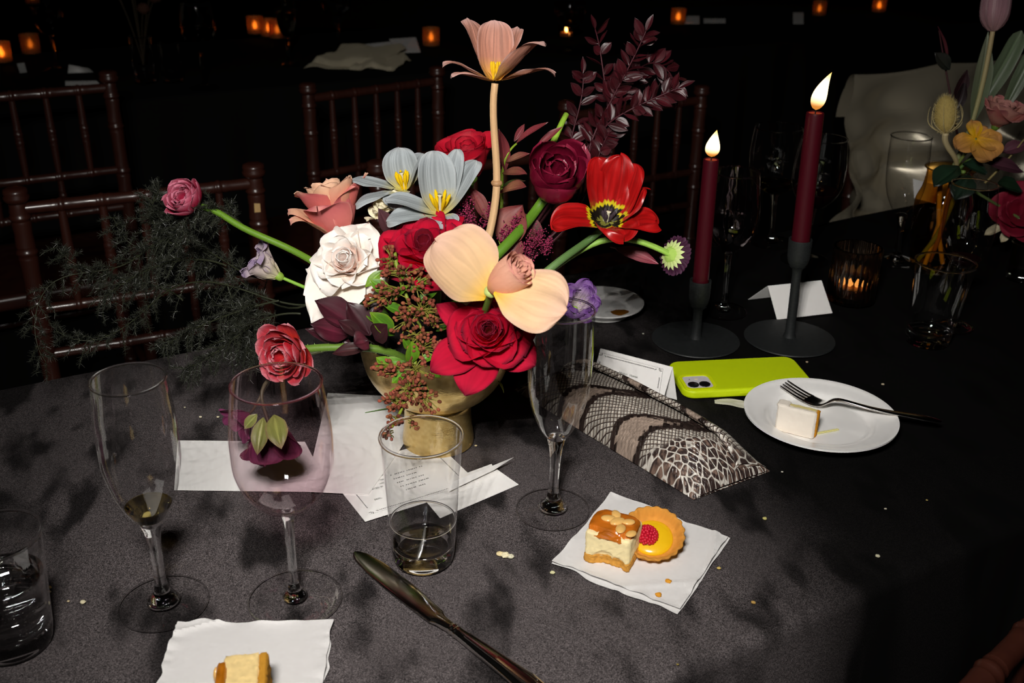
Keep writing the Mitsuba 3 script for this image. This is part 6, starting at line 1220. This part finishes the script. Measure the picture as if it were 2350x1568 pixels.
solo('white_card', 'small pale card upright on the second table at the far left', 'card', sheet([P(46, 168, .002), P(62, 166, .002), P(56, 145, .035), P(39, 147, .035)], .0008), 'mat_paper', False)
solo('white_card', 'folded pale napkin card near the second chair at the far left', 'card', sheet([P(156, 168, .004), P(214, 166, .004), P(205, 158, .02), P(158, 149, .02)], .0008), 'mat_paper', False)
solo('white_card', 'pale paper strip lying below the card at the far left', 'card', sheet([P(150, 196, .001), P(230, 195, .001), P(222, 186, .001), P(150, 187, .001)], .0008), 'mat_paper', False)
for i, (x, y, w, h, l) in enumerate([(1588, 55, 34, 18, 'left'), (1640, 53, 50, 10, 'right'), (1832, 55, 24, 26, 'single slanted')]):
    z = .01; solo('white_card', f'dim paper card far back on the second table, {l} one above the candles', 'card', sheet([P(x - w / 2, y, z), P(x + w / 2, y, z), P(x + w / 2, y - h, z), P(x - w / 2, y - h, z)], .0008), 'mat_paper', False)
def far_votive(label, px, lit, r=.027, H=.062): b = P(*px); return votive(label, b, r, H, lit * .36, 0, 'mat_pane_ember', False)
far_votive('brightest votive glass at the far left edge', (8, 148), 5.0)
far_votive('votive glass right of the bright one at the far left', (74, 128), 1.0)
far_votive('votive glass glowing orange right of the cream napkin', (990, 110), 2.0)
far_votive('far votive glass, leftmost of three left of the flowers', (587, 82), 3.0)
far_votive('far votive glass, middle of three left of the flowers', (618, 88), 2.5)
far_votive('far votive glass, dimmest of three left of the flowers', (638, 92), 1.2)
far_votive('far votive glowing flat orange above the ruscus branches', (1555, 60), 2.6)
far_votive('far votive glass with a weak flame above the taller candle', (1878, 40), 1.2)
far_votive('far votive glowing orange at the upper right', (2015, 32), 2.6)
far_votive('far votive glass at the very top left', (77, 12), 1.0)
stemware('wine_glass', 'wine glass standing on the second table at the upper left', 'glass', WINE, None, None, 66, 66, base=P(470, 203), H=.21)
stemware('wine_glass', 'wine glass on the second table behind the cream napkin', 'glass', WINE, None, None, 60, 56, base=P(778, 112), H=.21)
stemware('wine_glass', 'wine glass on the second table at the far left', 'glass', WINE, None, None, 60, 56, base=P(132, 160), H=.21)
stemware('champagne_flute', 'champagne flute with yellow drink, left of the cream napkin on the second table', 'glass', FLUTE, None, None, 46, 46, base=P(665, 150), H=.20, fill=.35, fill_mat='mat_wine_white')
tumbler('water_tumbler', 'short glass catching the flash on the second table at the upper left', None, None, 50, 44, base=P(398, 188), H=.10)
tumbler('water_tumbler', 'clear glass jar holding dry stems on the second table', None, None, 52, 48, fill=.05, base=P(335, 190), H=.12)
gk = stemware('wine_glass', 'rosy wine glass glowing with candle light above the ruscus branches', 'glass', WINE, None, None, 62, 52, pink=True, base=P(1305, 120), H=.17, fill=.10)[0]
b = P(1303, 100); votive('votive glass behind the rosy glowing wine glass', b + [0, .10, 0], .034, .09, 6.0, 0, 'mat_pane_smoke', False)
def dried():
    c = P(335, 190) + [0, 0, .1]; rg = np.random.default_rng(3); key = thing('dried_flowers', 'dim dried flowers in the jar on the second table', 'flowers')
    for i in range(9):
        t = c + [rg.uniform(-.06, .06), rg.uniform(-.03, .03), rg.uniform(.09, .18)]; v, f = tube(spline([c - [0, 0, .06], c * .5 + t * .5, t], 8), .0014, 5); part(key, 'stem', (v, f), 'mat_stem', True, color=np.tile(lin('#3a3020'), (len(v), 1)))
        v, f = blob(t, [.016, .016, .014], .3, 3, 2, i); part(key, 'bloom', (v, f), 'mat_matt', True, color=np.tile(lin('#4a3026'), (len(v), 1)))
dried()
_pa = np.array(PALETTE, float); PAL_BUF['n'] = len(PALETTE); PAL_BUF['a'] = [mi.Float(np.ascontiguousarray(_pa[:, j]).astype(np.float32)) for j in range(16)]
dr.eval(PAL_BUF['a'])
